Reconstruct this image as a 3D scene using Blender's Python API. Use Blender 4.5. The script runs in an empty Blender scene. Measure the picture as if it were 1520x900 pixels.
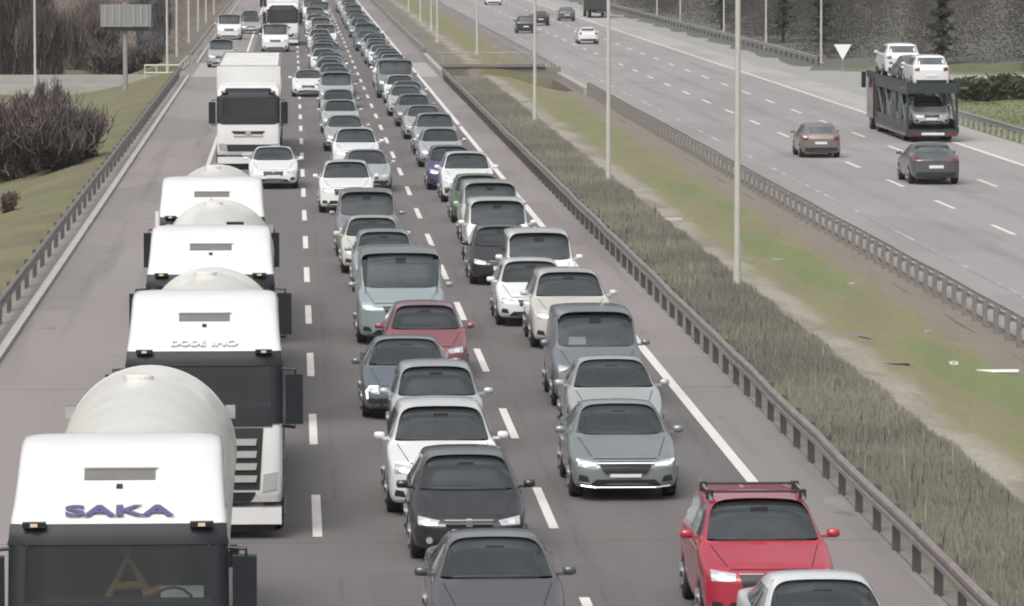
import bpy, bmesh, math, random
from mathutils import Vector, Matrix
from mathutils.bvhtree import BVHTree
random.seed(7)
S = bpy.context.scene
COL = S.collection
R = math.radians

# ------------------------------------------------------------------ camera, light, exposure
cam_d = bpy.data.cameras.new('camera'); cam = bpy.data.objects.new('camera', cam_d); COL.objects.link(cam)
cam.location = (0, 0, 9.6)
cam.rotation_euler = (R(90 - 4.487), 0, R(-2.585))
cam_d.sensor_width = 36; cam_d.lens = 170.53; cam_d.clip_start = 1; cam_d.clip_end = 3000
S.camera = cam

SUN_EL, SUN_AZ = 52, 205            # azimuth clockwise from +Y: behind the camera, a little to its left
W = bpy.data.worlds.new('World'); S.world = W; W.use_nodes = True
wn = W.node_tree; bg = wn.nodes['Background']
sky = wn.nodes.new('ShaderNodeTexSky'); sky.sky_type = 'NISHITA'; sky.sun_disc = False
sky.sun_elevation = R(SUN_EL); sky.sun_rotation = R(SUN_AZ); sky.air_density = 1.0; sky.dust_density = 4.0
hs = wn.nodes.new('ShaderNodeHueSaturation'); hs.inputs['Saturation'].default_value = 0.22
tcw = wn.nodes.new('ShaderNodeTexCoord'); cn = wn.nodes.new('ShaderNodeTexNoise'); cn.inputs['Scale'].default_value = 3.2; cn.inputs['Detail'].default_value = 6
mp = wn.nodes.new('ShaderNodeMapping'); mp.inputs['Scale'].default_value = (1, 1, 2.2); wn.links.new(tcw.outputs['Generated'], mp.inputs[0]); wn.links.new(mp.outputs[0], cn.inputs['Vector'])
cr_ = wn.nodes.new('ShaderNodeMapRange'); cr_.inputs[1].default_value = .36; cr_.inputs[2].default_value = .64; cr_.inputs[3].default_value = .55; cr_.inputs[4].default_value = 1.45; wn.links.new(cn.outputs[0], cr_.inputs[0])
vm = wn.nodes.new('ShaderNodeVectorMath'); vm.operation = 'SCALE'                     # broken overcast: brighter and greyer banks of cloud
wn.links.new(sky.outputs[0], hs.inputs['Color']); wn.links.new(hs.outputs[0], vm.inputs[0]); sz = wn.nodes.new('ShaderNodeSeparateXYZ'); wn.links.new(tcw.outputs['Generated'], sz.inputs[0])
ov = wn.nodes.new('ShaderNodeMapRange'); ov.inputs[1].default_value = -.05; ov.inputs[2].default_value = .9; ov.inputs[3].default_value = .26; ov.inputs[4].default_value = 1.75; wn.links.new(sz.outputs[2], ov.inputs[0])   # an overcast sky is about three times darker at the horizon
mu = wn.nodes.new('ShaderNodeMath'); mu.operation = 'MULTIPLY'; wn.links.new(cr_.outputs[0], mu.inputs[0]); wn.links.new(ov.outputs[0], mu.inputs[1]); wn.links.new(mu.outputs[0], vm.inputs['Scale']); wn.links.new(vm.outputs[0], bg.inputs[0])
bg.inputs[1].default_value = 0.15
sl = bpy.data.lights.new('sun', 'SUN'); so = bpy.data.objects.new('sun', sl); COL.objects.link(so)
sl.energy = 0.8; sl.angle = R(25); sl.color = (1.0, 0.95, 0.89)
so.rotation_euler = (R(90 - SUN_EL), 0, R(180 - SUN_AZ)); so.location = (0, -30, 60)
S.view_settings.view_transform = 'Standard'; S.view_settings.look = 'None'
S.view_settings.exposure = 0.0
S.cycles.filter_width = 2.0
S.render.engine = 'CYCLES'; S.view_settings.gamma = 1.0

# ------------------------------------------------------------------ materials
def new_mat(name):
    m = bpy.data.materials.new(name); m.use_nodes = True
    return m, m.node_tree, m.node_tree.nodes['Principled BSDF']

def mat(name, c, rough=0.6, metal=0.0, coat=0.0, var=0.0, scale=3.0, spec=0.5, alpha=1.0):
    m, nt, b = new_mat(name)
    b.inputs['Base Color'].default_value = (*c, 1); b.inputs['Roughness'].default_value = rough
    b.inputs['Metallic'].default_value = metal; b.inputs['Coat Weight'].default_value = coat
    b.inputs['Coat Roughness'].default_value = 0.08; b.inputs['Specular IOR Level'].default_value = spec
    if var:
        tc = nt.nodes.new('ShaderNodeTexCoord'); n = nt.nodes.new('ShaderNodeTexNoise')
        n.inputs['Scale'].default_value = scale; n.inputs['Detail'].default_value = 5
        nt.links.new(tc.outputs['Object'], n.inputs['Vector'])
        mx = nt.nodes.new('ShaderNodeMix'); mx.data_type = 'RGBA'
        mx.inputs[6].default_value = (*[v * (1 - var) for v in c], 1)
        mx.inputs[7].default_value = (*[min(1, v * (1 + var)) for v in c], 1)
        nt.links.new(n.outputs[0], mx.inputs[0]); nt.links.new(mx.outputs[2], b.inputs['Base Color'])
    if alpha < 1: b.inputs['Alpha'].default_value = alpha
    return m

def paint(name, c, metal=0.0, dust=.14, dscale=2.2):
    """car paint with a little road dust towards rougher patches"""
    m, nt, b = new_mat('paint_' + name)
    tc = nt.nodes.new('ShaderNodeTexCoord'); n = nt.nodes.new('ShaderNodeTexNoise')
    n.inputs['Scale'].default_value = dscale; n.inputs['Detail'].default_value = 6
    nt.links.new(tc.outputs['Object'], n.inputs['Vector'])
    mx = nt.nodes.new('ShaderNodeMix'); mx.data_type = 'RGBA'
    d = [(1 - dust) * v + dust * k for v, k in zip(c, (.25, .23, .2))]
    mx.inputs[6].default_value = (*c, 1); mx.inputs[7].default_value = (*d, 1)
    nt.links.new(n.outputs[0], mx.inputs[0]); nt.links.new(mx.outputs[2], b.inputs['Base Color'])
    mr = nt.nodes.new('ShaderNodeMapRange'); mr.inputs[3].default_value = .25; mr.inputs[4].default_value = .5
    nt.links.new(n.outputs[0], mr.inputs[0]); nt.links.new(mr.outputs[0], b.inputs['Roughness'])
    b.inputs['Metallic'].default_value = metal
    b.inputs['Coat Weight'].default_value = 0.9; b.inputs['Coat Roughness'].default_value = 0.05
    return m

P = {'white': paint('white', (.78, .79, .78)), 'cream': paint('cream', (.56, .545, .49)),
     'silver': paint('silver', (.50, .52, .53), .35), 'pale grey': paint('pale_grey', (.40, .42, .42), .2),
     'silver green': paint('silver_green', (.235, .268, .268), .35),
     'grey': paint('grey', (.22, .23, .24), .25), 'dark grey': paint('dark_grey', (.07, .073, .078), .1),
     'black': paint('black', (.012, .012, .014), 0, .06), 'pale blue': paint('pale_blue', (.27, .325, .335), .15),
     'blue': paint('blue', (.13, .155, .185), .25), 'steel': paint('steel', (.17, .185, .205), .25), 'navy': paint('navy', (.05, .05, .13)),
     'green': paint('green', (.05, .10, .035)), 'red': paint('red', (.40, .012, .040)),
     'rose': paint('rose', (.27, .085, .10), .25), 'brown': paint('brown', (.19, .16, .145), .3),
     'maroon': paint('maroon', (.060, .020, .022)), 'pale green': paint('pale_green', (.46, .51, .48), .2)}
M_GLASS = mat('car_glass', (.07, .082, .085), .06, 0, 1.0, spec=1.0)
M_DARK = mat('black_plastic', (.022, .022, .024), .5, var=.25, scale=8)
M_TYRE = mat('tyre_rubber', (.022, .021, .02), .85, var=.3, scale=10)
M_RIM = mat('alloy_rim', (.26, .265, .27), .45, .6, var=.1, scale=12)
M_LAMP = mat('headlamp_lens', (.46, .48, .49), .12, .3, 1.0, var=.28, scale=9)
M_BULB = mat('lamp_reflector', (.85, .87, .88), .15, .6, 1.0)
M_TAIL = mat('tail_lamp_lens', (.14, .014, .014), .2, 0, 1.0)
M_AMBER = mat('marker_lens', (.75, .62, .45), .2, 0, 1.0)
M_PLATE = mat('number_plate', (.72, .74, .78), .5)
M_CHROME = mat('bright_trim', (.7, .7, .7), .2, .9)
M_RAILPALE = mat('pale_rail_steel', (.43, .40, .39), .6, .15, var=.3, scale=1.4)
M_STEEL = mat('galvanised_steel', (.34, .33, .33), .55, .35, var=.3, scale=2.5)
M_RUSTY = mat('weathered_rail_steel', (.27, .245, .235), .65, .25, var=.4, scale=1.6)
M_POSTDARK = mat('weathered_post', (.095, .085, .08), .8, var=.35, scale=4)
M_POLE = mat('pole_paint', (.52, .51, .46), .5, .1, var=.15, scale=1.5)
M_WHITE = paint('truck_white', (.79, .79, .775), 0, .34, 1.1)
M_TANK = mat('tank_paint', (.68, .67, .62), .5, 0, .25, var=.14, scale=1.3)
M_CHASSIS = mat('chassis_steel', (.035, .034, .034), .7, var=.3, scale=3)
M_SLAT = mat('grey_grille_slat', (.38, .38, .37), .5, var=.1)
M_VENT = mat('roof_vent_grey', (.16, .155, .145), .7, var=.2)
M_VISOR = mat('visor_plastic', (.018, .020, .024), .45, 0, .0, var=.2, spec=.3)
M_INT = mat('cab_interior', (.05, .047, .045), .85, var=.3, scale=5)
M_CONC = mat('concrete', (.36, .345, .315), .9, var=.22, scale=.6)
M_CONCDARK = mat('dark_concrete', (.20, .185, .17), .9, var=.35, scale=.5)  # plain darker concrete; on the abutment wall this tone stands for shade
M_PAINT = mat('road_paint', (.66, .63, .60), .75, var=.16, scale=1.3)
M_BLUE = mat('blue_lettering', (.085, .085, .20), .5)
M_GREYLET = mat('pale_grey_lettering', (.62, .65, .65), .5)
M_PAPER = mat('paper', (.8, .82, .78), .8)
M_GOLD = mat('orange_gold_cloth', (.55, .27, .08), .7, var=.3, scale=14)
M_SEAT = mat('seat_fabric', (.06, .058, .058), .9, var=.3, scale=6)
M_SIGNBACK = mat('sign_back', (.27, .28, .28), .6, .2, var=.15, scale=1.5)

def truck_glass(base=(.02, .025, .025), fac=.35, cior=1.7):
    m, nt, b = new_mat('truck_windscreen_glass')
    b.inputs['Base Color'].default_value = (*base, 1); b.inputs['Roughness'].default_value = .04; b.inputs['Coat Weight'].default_value = 1; b.inputs['Coat IOR'].default_value = cior
    b.inputs['Specular IOR Level'].default_value = .8
    tr = nt.nodes.new('ShaderNodeBsdfTransparent'); tr.inputs[0].default_value = (.75, .8, .78, 1)
    mx = nt.nodes.new('ShaderNodeMixShader'); mx.inputs[0].default_value = fac
    nt.links.new(tr.outputs[0], mx.inputs[1]); nt.links.new(b.outputs[0], mx.inputs[2])
    nt.links.new(mx.outputs[0], nt.nodes['Material Output'].inputs[0])
    return m
M_TGLASS = truck_glass()
M_CGLASS = truck_glass((.05, .06, .064), .55, 2.0); M_CGLASS.name = 'car_windscreen_glass'

class NB:
    """tiny node builder"""
    def __init__(s, name):
        s.m, s.nt, s.b = new_mat(name)
        s.tc = s.nt.nodes.new('ShaderNodeTexCoord'); s.obj = s.tc.outputs['Object']
        sp = s.nt.nodes.new('ShaderNodeSeparateXYZ'); s.nt.links.new(s.obj, sp.inputs[0]); s.x, s.y, s.z = sp.outputs
    def link(s, a, b): s.nt.links.new(a, b)
    def set(s, sock, v):
        if hasattr(v, 'links') or hasattr(v, 'is_linked'): s.link(v, sock)
        elif isinstance(v, tuple) and len(v) == 3 and sock.type == 'RGBA': sock.default_value = (*v, 1)
        else: sock.default_value = v
    def noise(s, scale, detail=5, stretch=(1, 1, 1), rough=.55, off=0):
        mp = s.nt.nodes.new('ShaderNodeMapping'); mp.inputs['Scale'].default_value = stretch; mp.inputs['Location'].default_value = (off, off, 0)
        s.link(s.obj, mp.inputs['Vector'])
        n = s.nt.nodes.new('ShaderNodeTexNoise'); n.inputs['Scale'].default_value = scale; n.inputs['Detail'].default_value = detail
        n.inputs['Roughness'].default_value = rough; s.link(mp.outputs[0], n.inputs['Vector'])
        return n.outputs[0]
    def math(s, op, a, b=0.0, clamp=False):
        n = s.nt.nodes.new('ShaderNodeMath'); n.operation = op; n.use_clamp = clamp; s.set(n.inputs[0], a); s.set(n.inputs[1], b); return n.outputs[0]
    def ramp(s, v, lo, hi):
        n = s.nt.nodes.new('ShaderNodeMapRange'); n.interpolation_type = 'SMOOTHSTEP'; s.set(n.inputs[0], v); n.inputs[1].default_value = lo; n.inputs[2].default_value = hi; return n.outputs[0]
    def band(s, v, lo, hi, soft):
        return s.math('MULTIPLY', s.ramp(v, lo - soft, lo + soft), s.math('SUBTRACT', 1.0, s.ramp(v, hi - soft, hi + soft)))
    def mix(s, f, a, b):
        n = s.nt.nodes.new('ShaderNodeMix'); n.data_type = 'RGBA'; s.set(n.inputs[0], f); s.set(n.inputs[6], a); s.set(n.inputs[7], b); return n.outputs[2]
    def bump(s, h, strength, dist=.02):
        n = s.nt.nodes.new('ShaderNodeBump'); n.inputs['Strength'].default_value = strength; n.inputs['Distance'].default_value = dist
        s.link(h, n.inputs['Height']); s.link(n.outputs[0], s.b.inputs['Normal'])
    def done(s, col, rough=.85):
        s.link(col, s.b.inputs['Base Color']); s.b.inputs['Roughness'].default_value = rough; return s.m

def asphalt(name, base, shoulder_edges, dark_shoulder, wheel_tracks):
    n = NB(name)
    fine = n.noise(14, 3); pat = n.noise(.16, 4, (1, .22, 1)); streak = n.noise(1.6, 4, (1, .02, 1))
    xw = n.math('ADD', n.x, n.math('MULTIPLY', n.math('SUBTRACT', n.noise(.3, 2), .5), .25))
    lo, hi = shoulder_edges
    lane = n.band(xw, lo, hi, .12)
    c_l = n.mix(pat, tuple(v * .84 for v in base), tuple(v * 1.16 for v in base))
    c_s = n.mix(pat, tuple(v * .86 for v in dark_shoulder), tuple(v * 1.14 for v in dark_shoulder))
    c = n.mix(lane, c_s, c_l)
    c = n.mix(n.math('MULTIPLY', n.ramp(streak, .52, .72), .35), c, tuple(v * .72 for v in base))
    for x in wheel_tracks:                                  # oil-darkened strip along the middle of each lane
        c = n.mix(n.math('MULTIPLY', n.band(xw, x - .28, x + .28, .35), n.math('MULTIPLY', n.ramp(n.noise(.2, 3, (1, .3, 1), off=x), .3, .7), .55)), c, tuple(v * .6 for v in base))
    blot = n.noise(.07, 3, (1, .5, 1), off=31)
    c = n.mix(n.math('MULTIPLY', n.ramp(blot, .56, .66), .25), c, (base[0] * 1.2, base[1] * 1.08, base[2] * 1.08))
    c = n.mix(n.math('MULTIPLY', n.ramp(fine, .5, .75), .16), c, tuple(v * 1.5 for v in base))
    rp = n.nt.nodes.new('ShaderNodeTexVoronoi'); rp.feature = 'F1'; mp = n.nt.nodes.new('ShaderNodeMapping'); mp.inputs['Scale'].default_value = (.27, .05, 1)
    n.link(n.obj, mp.inputs['Vector']); n.link(mp.outputs[0], rp.inputs['Vector']); rp.distance = 'CHEBYCHEV'; rp.inputs['Scale'].default_value = 1.0
    hue = n.nt.nodes.new('ShaderNodeSeparateColor'); n.link(rp.outputs['Color'], hue.inputs[0])
    c = n.mix(n.math('MULTIPLY', n.ramp(hue.outputs[0], .70, .72), .22), c, tuple(v * .62 for v in base))          # resurfaced patches
    c = n.mix(n.math('MULTIPLY', n.ramp(hue.outputs[1], .78, .80), .18), c, (base[0] * 1.35, base[1] * 1.22, base[2] * 1.24))
    stn = n.noise(1.1, 4, (1, .6, 1), off=17)
    c = n.mix(n.math('MULTIPLY', n.ramp(stn, .64, .72), .4), c, tuple(v * .55 for v in base))
    for x in (-3.1, .75, 4.5, 7.6):                         # tar-sealed seams beside the lane lines
        c = n.mix(n.math('MULTIPLY', n.band(n.math('ADD', n.x, n.math('MULTIPLY', n.noise(.8, 3, (0, 1, 1), off=x), .2)), x, x + .05, .02), n.math('MULTIPLY', n.ramp(n.noise(.15, 2, (0, 1, 1), off=x * 3), .45, .55), .32)), c, tuple(v * .4 for v in base))
    # transverse joints / cracks
    wv = n.noise(.5, 2, (.15, 1, 1), off=7)
    cr = n.band(n.math('FRACT', n.math('ADD', n.math('MULTIPLY', n.y, .04), n.math('MULTIPLY', wv, .02))), .0, .006, .003)
    c = n.mix(n.math('MULTIPLY', cr, .45), c, tuple(v * .5 for v in base))
    n.bump(fine, .25, .01)
    return n.done(c, .86)

M_ROAD = asphalt('main_asphalt', (.138, .127, .123), (-2.95, 7.95), (.25, .226, .218), (-1.5, 2.2, 5.95))
M_ROADR = asphalt('far_carriageway_asphalt', (.275, .254, .252), (17.5, 31.8), (.36, .35, .325), (22.6, 26.2, 29.9))
M_DECK = mat('bridge_deck_concrete', (.34, .33, .31), .9, var=.2, scale=.8)

def median_mat():
    n = NB('median_soil')
    w = n.math('SUBTRACT', n.noise(.35, 5, (1, .5, 1)), .5); w2 = n.math('SUBTRACT', n.noise(1.6, 5), .5)
    xw = n.math('ADD', n.math('ADD', n.x, n.math('MULTIPLY', w, 1.5)), n.math('MULTIPLY', w2, .4))
    pat = n.noise(.5, 6); fine = n.noise(5, 5)
    soil = n.mix(pat, (.185, .155, .130), (.25, .215, .178))
    grass = n.mix(pat, (.185, .175, .088), (.245, .228, .118))
    green = n.mix(fine, (.140, .182, .064), (.190, .235, .090))
    def spot(cx, cy, rx, ry):
        u = n.math('POWER', n.math('DIVIDE', n.math('SUBTRACT', xw, cx), rx), 2.0); v = n.math('POWER', n.math('DIVIDE', n.math('SUBTRACT', n.y, cy), ry), 2.0)
        return n.math('SUBTRACT', 1.0, n.ramp(n.math('ADD', u, v), .45, 1.3))
    path = n.mix(fine, (.29, .265, .22), (.38, .35, .29))
    big = n.noise(.085, 3, (1, .55, 1), off=3.7)
    c = n.mix(n.band(xw, 12.7, 16.8, .6), soil, grass)
    c = n.mix(n.math('MULTIPLY', n.band(xw, 13.6, 16.4, .7), n.ramp(big, .50, .60)), c, green)
    for sp_ in ((15.0, 146, 1.3, 15), (15.6, 107, 1.5, 11)): c = n.mix(n.math('MULTIPLY', spot(*sp_), .9), c, green)
    c = n.mix(n.math('MULTIPLY', n.band(xw, 11.9, 12.9, .4), n.ramp(n.noise(.3, 5, (1, .35, 1), off=11), .38, .56)), c, path)
    dry = n.mix(n.ramp(n.noise(.12, 3, (1, .4, 1), off=13), .4, .62), n.mix(pat, (.145, .122, .105), (.185, .160, .135)), n.mix(pat, (.16, .148, .10), (.20, .19, .13)))
    c = n.mix(n.math('SUBTRACT', 1.0, n.ramp(xw, 11.6, 12.2)), c, dry)
    c = n.mix(n.math('SUBTRACT', 1.0, n.ramp(n.x, 9.2, 9.7)), c, n.mix(fine, (.22, .20, .18), (.33, .31, .28)))
    c = n.mix(n.math('MULTIPLY', n.ramp(n.noise(2.3, 4, off=5), .68, .76), .5), c, (.36, .33, .27))
    # left of the road: olive verge with earthy strip near the rail; far right: green lawn
    lf = n.math('SUBTRACT', 1.0, n.ramp(n.x, -7.6, -7.0))
    cl = n.mix(n.ramp(n.noise(.16, 5, off=9), .38, .62), (.135, .120, .068), (.18, .163, .082))
    cl = n.mix(n.math('MULTIPLY', n.ramp(n.noise(.06, 3, off=21), .5, .6), .6), cl, (.13, .155, .065))
    cl = n.mix(n.math('MULTIPLY', n.ramp(n.noise(.4, 5, off=2), .58, .72), .5), cl, (.18, .16, .13))
    cl = n.mix(n.ramp(n.y, 340, 350), cl, n.mix(pat, (.12, .10, .085), (.17, .15, .125)))
    c = n.mix(lf, c, cl)
    rt = n.ramp(n.x, 34.6, 35.4)
    cr = n.mix(n.ramp(n.noise(.2, 4, off=4), .4, .6), (.125, .15, .06), (.17, .19, .09))
    cr = n.mix(n.ramp(n.y, 340, 352), cr, n.mix(pat, (.085, .085, .075), (.13, .125, .105)))
    c = n.mix(rt, c, cr)
    c = n.mix(n.math('MULTIPLY', n.ramp(n.noise(7, 6, off=23), .42, .62), .3), c, (.10, .09, .06))
    c = n.mix(n.math('MULTIPLY', n.ramp(n.noise(1.1, 5, off=29), .55, .72), .35), c, (.20, .175, .14))
    n.bump(n.noise(3, 6), .3, .08)
    return n.done(c, .95)
M_GROUND = median_mat()

def leaf_mat(name, a, b, scale=.6):
    n = NB(name); f = n.noise(scale, 5)
    return n.done(n.mix(n.ramp(f, .35, .65), a, b), .9)
M_HEDGE = leaf_mat('dry_hedge', (.20, .188, .158), (.285, .275, .212), .12)
M_STRAW = leaf_mat('straw', (.30, .26, .17), (.42, .38, .27), .5)
M_GRASS = leaf_mat('grass_blades', (.10, .13, .035), (.18, .17, .07), .25)
M_TWIG = leaf_mat('purple_brown_twigs', (.070, .052, .052), (.105, .082, .080), .4)
M_TWIGB = leaf_mat('brown_twigs', (.115, .092, .078), (.185, .152, .130), .08)
M_TWIGD = leaf_mat('dark_brown_twigs', (.075, .058, .052), (.115, .092, .084), .3)
M_TWIGG = leaf_mat('grey_twigs', (.12, .115, .118), (.18, .175, .175), .3)
M_CONIF = leaf_mat('conifer_needles', (.022, .030, .019), (.055, .062, .042), .35)
M_WOOD = leaf_mat('wood_mass', (.020, .021, .015), (.054, .045, .038), .10)
M_BARK = mat('bark', (.07, .058, .05), .95, var=.4, scale=4)
M_BUSH = leaf_mat('bush_leaves', (.030, .042, .020), (.07, .085, .04), .8)

# ------------------------------------------------------------------ mesh helpers
def box(bm, x0, x1, y0, y1, z0, z1):
    v = [bm.verts.new(p) for p in ((x0, y0, z0), (x1, y0, z0), (x1, y1, z0), (x0, y1, z0), (x0, y0, z1), (x1, y0, z1), (x1, y1, z1), (x0, y1, z1))]
    for f in ((3, 2, 1, 0), (4, 5, 6, 7), (0, 1, 5, 4), (1, 2, 6, 5), (2, 3, 7, 6), (3, 0, 4, 7)): bm.faces.new([v[i] for i in f])
    return v
def bevel(bm, w, seg=2):
    bmesh.ops.bevel(bm, geom=[e for e in bm.edges if e.calc_face_angle(0) > .5], offset=w, segments=seg, affect='EDGES', profile=.5, clamp_overlap=True)
def tube(bm, pts, r, n=8, r1=None):
    rings = []
    k = len(pts) - 1
    for i, p in enumerate(pts):
        p = Vector(p)
        d = (Vector(pts[min(i + 1, k)]) - Vector(pts[max(i - 1, 0)])).normalized()
        u = d.cross(Vector((0, 0, 1)) if abs(d.z) < .95 else Vector((1, 0, 0))).normalized(); w = d.cross(u)
        rr = r if r1 is None else r + (r1 - r) * i / k
        rings.append([bm.verts.new(p + (u * math.cos(2 * math.pi * j / n) + w * math.sin(2 * math.pi * j / n)) * rr) for j in range(n)])
    for a, b in zip(rings, rings[1:]):
        for j in range(n): bm.faces.new((a[j], a[(j + 1) % n], b[(j + 1) % n], b[j]))
    bm.faces.new(rings[0][::-1]); bm.faces.new(rings[-1])
def lathe(bm, prof, axis='x', n=24, c=(0, 0, 0)):
    """prof: (along, radius) list"""
    rings = []
    for a, r in prof:
        ring = []
        for j in range(n):
            t = 2 * math.pi * j / n; p, q = r * math.cos(t), r * math.sin(t)
            co = (a, p, q) if axis == 'x' else ((p, a, q) if axis == 'y' else (p, q, a))
            ring.append(bm.verts.new((co[0] + c[0], co[1] + c[1], co[2] + c[2])))
        rings.append(ring)
    for a, b in zip(rings, rings[1:]):
        for j in range(n): bm.faces.new((a[j], a[(j + 1) % n], b[(j + 1) % n], b[j]))
    bm.faces.new(rings[0][::-1]); bm.faces.new(rings[-1])
def to_mesh(name, bm, smooth=False, mats=()):
    bmesh.ops.recalc_face_normals(bm, faces=bm.faces)
    me = bpy.data.meshes.new(name); bm.to_mesh(me); bm.free()
    for m in mats: me.materials.append(m)
    if smooth:
        for p in me.polygons: p.use_smooth = True
        me.set_sharp_from_angle(angle=R(42))
    return me
def link(name, data, parent=None, loc=(0, 0, 0), rz=0.0):
    o = bpy.data.objects.new(name, data); COL.objects.link(o); o.location = loc; o.rotation_euler = (0, 0, rz)
    if parent is not None: o.parent = parent
    return o
def obj(name, bm, m, parent=None, smooth=False, loc=(0, 0, 0)):
    return link(name, to_mesh(name, bm, smooth, [m]), parent, loc)
def tag(o, label, cat, group=None):
    o['label'] = label; o['category'] = cat
    if group: o['group'] = group
    return o
def struct(o): o['kind'] = 'structure'; return o
def stuff(o, label, cat): o['kind'] = 'stuff'; o['label'] = label; o['category'] = cat; return o
def dup(o, parent=None):
    c = o.copy(); COL.objects.link(c); c.parent = parent
    for ch in list(CHILD.get(o.name, ())) : dup(ch, c)
    return c
CHILD = {}
def register(root):
    for ch in root.children:
        CHILD.setdefault(root.name, []).append(ch); register(ch)
def subdivided(bm, level):
    me = to_mesh('cage', bm); o = bpy.data.objects.new('cage', me); COL.objects.link(o)
    md = o.modifiers.new('s', 'SUBSURF'); md.levels = level; md.render_levels = level
    dg = bpy.context.evaluated_depsgraph_get(); dg.update()
    out = bpy.data.meshes.new_from_object(o.evaluated_get(dg))
    bpy.data.objects.remove(o); bpy.data.meshes.remove(me)
    for p in out.polygons: p.use_smooth = True
    return out
def bvh_of(me):
    return BVHTree.FromPolygons([v.co.copy() for v in me.vertices], [tuple(p.vertices) for p in me.polygons])
DIRS = {'front': (lambda a, b: Vector((a, -3, b)), Vector((0, 1, 0))), 'rear': (lambda a, b: Vector((a, 12, b)), Vector((0, -1, 0))),
        'left': (lambda a, b: Vector((-4, a, b)), Vector((1, 0, 0))), 'right': (lambda a, b: Vector((4, a, b)), Vector((-1, 0, 0))),
        'top': (lambda a, b: Vector((a, b, 6)), Vector((0, 0, -1)))}
def patch(bvh, side, quad, n=6, m=4, off=.008, rim=.02, bow=0.0):
    """a panel that follows the body: quad (bl, br, tr, tl) in the plane seen from that side"""
    org, d = DIRS[side]; bm = bmesh.new(); g = []
    bl, br, tr, tl = [Vector(q) for q in quad]
    for j in range(m + 1):
        row = []
        for i in range(n + 1):
            u, v = i / n, j / m
            p = (bl * (1 - u) + br * u) * (1 - v) + (tl * (1 - u) + tr * u) * v
            p.y += bow * 4 * u * (1 - u) * (v * 2 - 1)
            hit = bvh.ray_cast(org(p.x, p.y), d)
            if hit[0] is None:
                near = bvh.find_nearest(org(p.x, p.y) + d * 3); co, no = near[0], near[1]
            else: co, no = hit[0], hit[1]
            if no.dot(d) > 0: no = -no
            row.append((co, no))
        g.append(row)
    vs = [[bm.verts.new(co + no * off) for co, no in row] for row in g]
    for j in range(m):
        for i in range(n): bm.faces.new((vs[j][i], vs[j][i + 1], vs[j + 1][i + 1], vs[j + 1][i]))
    loop = [(0, i) for i in range(n)] + [(j, n) for j in range(m)] + [(m, i) for i in range(n, 0, -1)] + [(j, 0) for j in range(m, 0, -1)]
    low = {k: bm.verts.new(g[k[0]][k[1]][0] - g[k[0]][k[1]][1] * rim) for k in loop}
    if rim > 0:
        for a, b in zip(loop, loop[1:] + loop[:1]): bm.faces.new((vs[a[0]][a[1]], low[a], low[b], vs[b[0]][b[1]]))
    else:
        for v in low.values(): bm.verts.remove(v)
    return bm
def lerp(a, b, t): return a + (b - a) * t
def interp(pts, y):
    for (a, u), (b, v) in zip(pts, pts[1:]):
        if y <= b: return lerp(u, v, max(0, (y - a) / (b - a)))
    return pts[-1][1]

# ------------------------------------------------------------------ passenger vehicles (front at y = 0, facing -Y)
SPEC = {
 'saloon':  dict(L=4.70, w=.905, H=1.47, zn=.74, yc=1.28, zc=1.0, y1=2.12, y2=3.15, yt=3.95, zt=1.08, zd=1.02, rw=.70, yf=.90, yr=3.70, cat='car'),
 'hatch':   dict(L=4.10, w=.880, H=1.49, zn=.74, yc=1.06, zc=1.0, y1=1.82, y2=3.45, yt=3.98, zt=1.02, zd=.95, rw=.72, yf=.82, yr=3.32, cat='car'),
 'fastback': dict(L=4.55, w=.89, H=1.46, zn=.70, yc=1.20, zc=.98, y1=2.05, y2=3.10, yt=4.20, zt=1.06, zd=1.0, rw=.69, yf=.88, yr=3.55, cat='car', lamp=(1.12, .72), gr=(.50, .05, .22), lo=(.80, .16)),
 'city':    dict(L=3.90, w=.855, H=1.54, zn=.79, yc=.90, zc=1.04, y1=1.66, y2=3.40, yt=3.80, zt=1.04, zd=.95, rw=.75, yf=.76, yr=3.20, cat='car', lamp=(.98, 1.25), gr=(.30, .035, .15), lo=(.60, .20)),
 'suv':     dict(L=4.45, w=.925, H=1.66, zn=.90, yc=1.20, zc=1.13, y1=1.92, y2=3.85, yt=4.34, zt=1.14, zd=1.05, rw=.74, yf=.88, yr=3.56, cat='car', gr=(.46, .11, .20), lo=(.7, .16)),
 'minivan': dict(L=4.40, w=.915, H=1.84, zn=.88, yc=.92, zc=1.17, y1=1.62, y2=4.18, yt=4.34, zt=1.12, zd=1.0, rw=.85, yf=.84, yr=3.60, cat='minivan'),
 'van':     dict(L=5.10, w=1.02, H=2.06, zn=1.0, yc=.72, zc=1.28, y1=1.42, y2=4.92, yt=5.04, zt=1.25, zd=1.1, rw=.92, yf=.95, yr=4.05, cat='van')}

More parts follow.
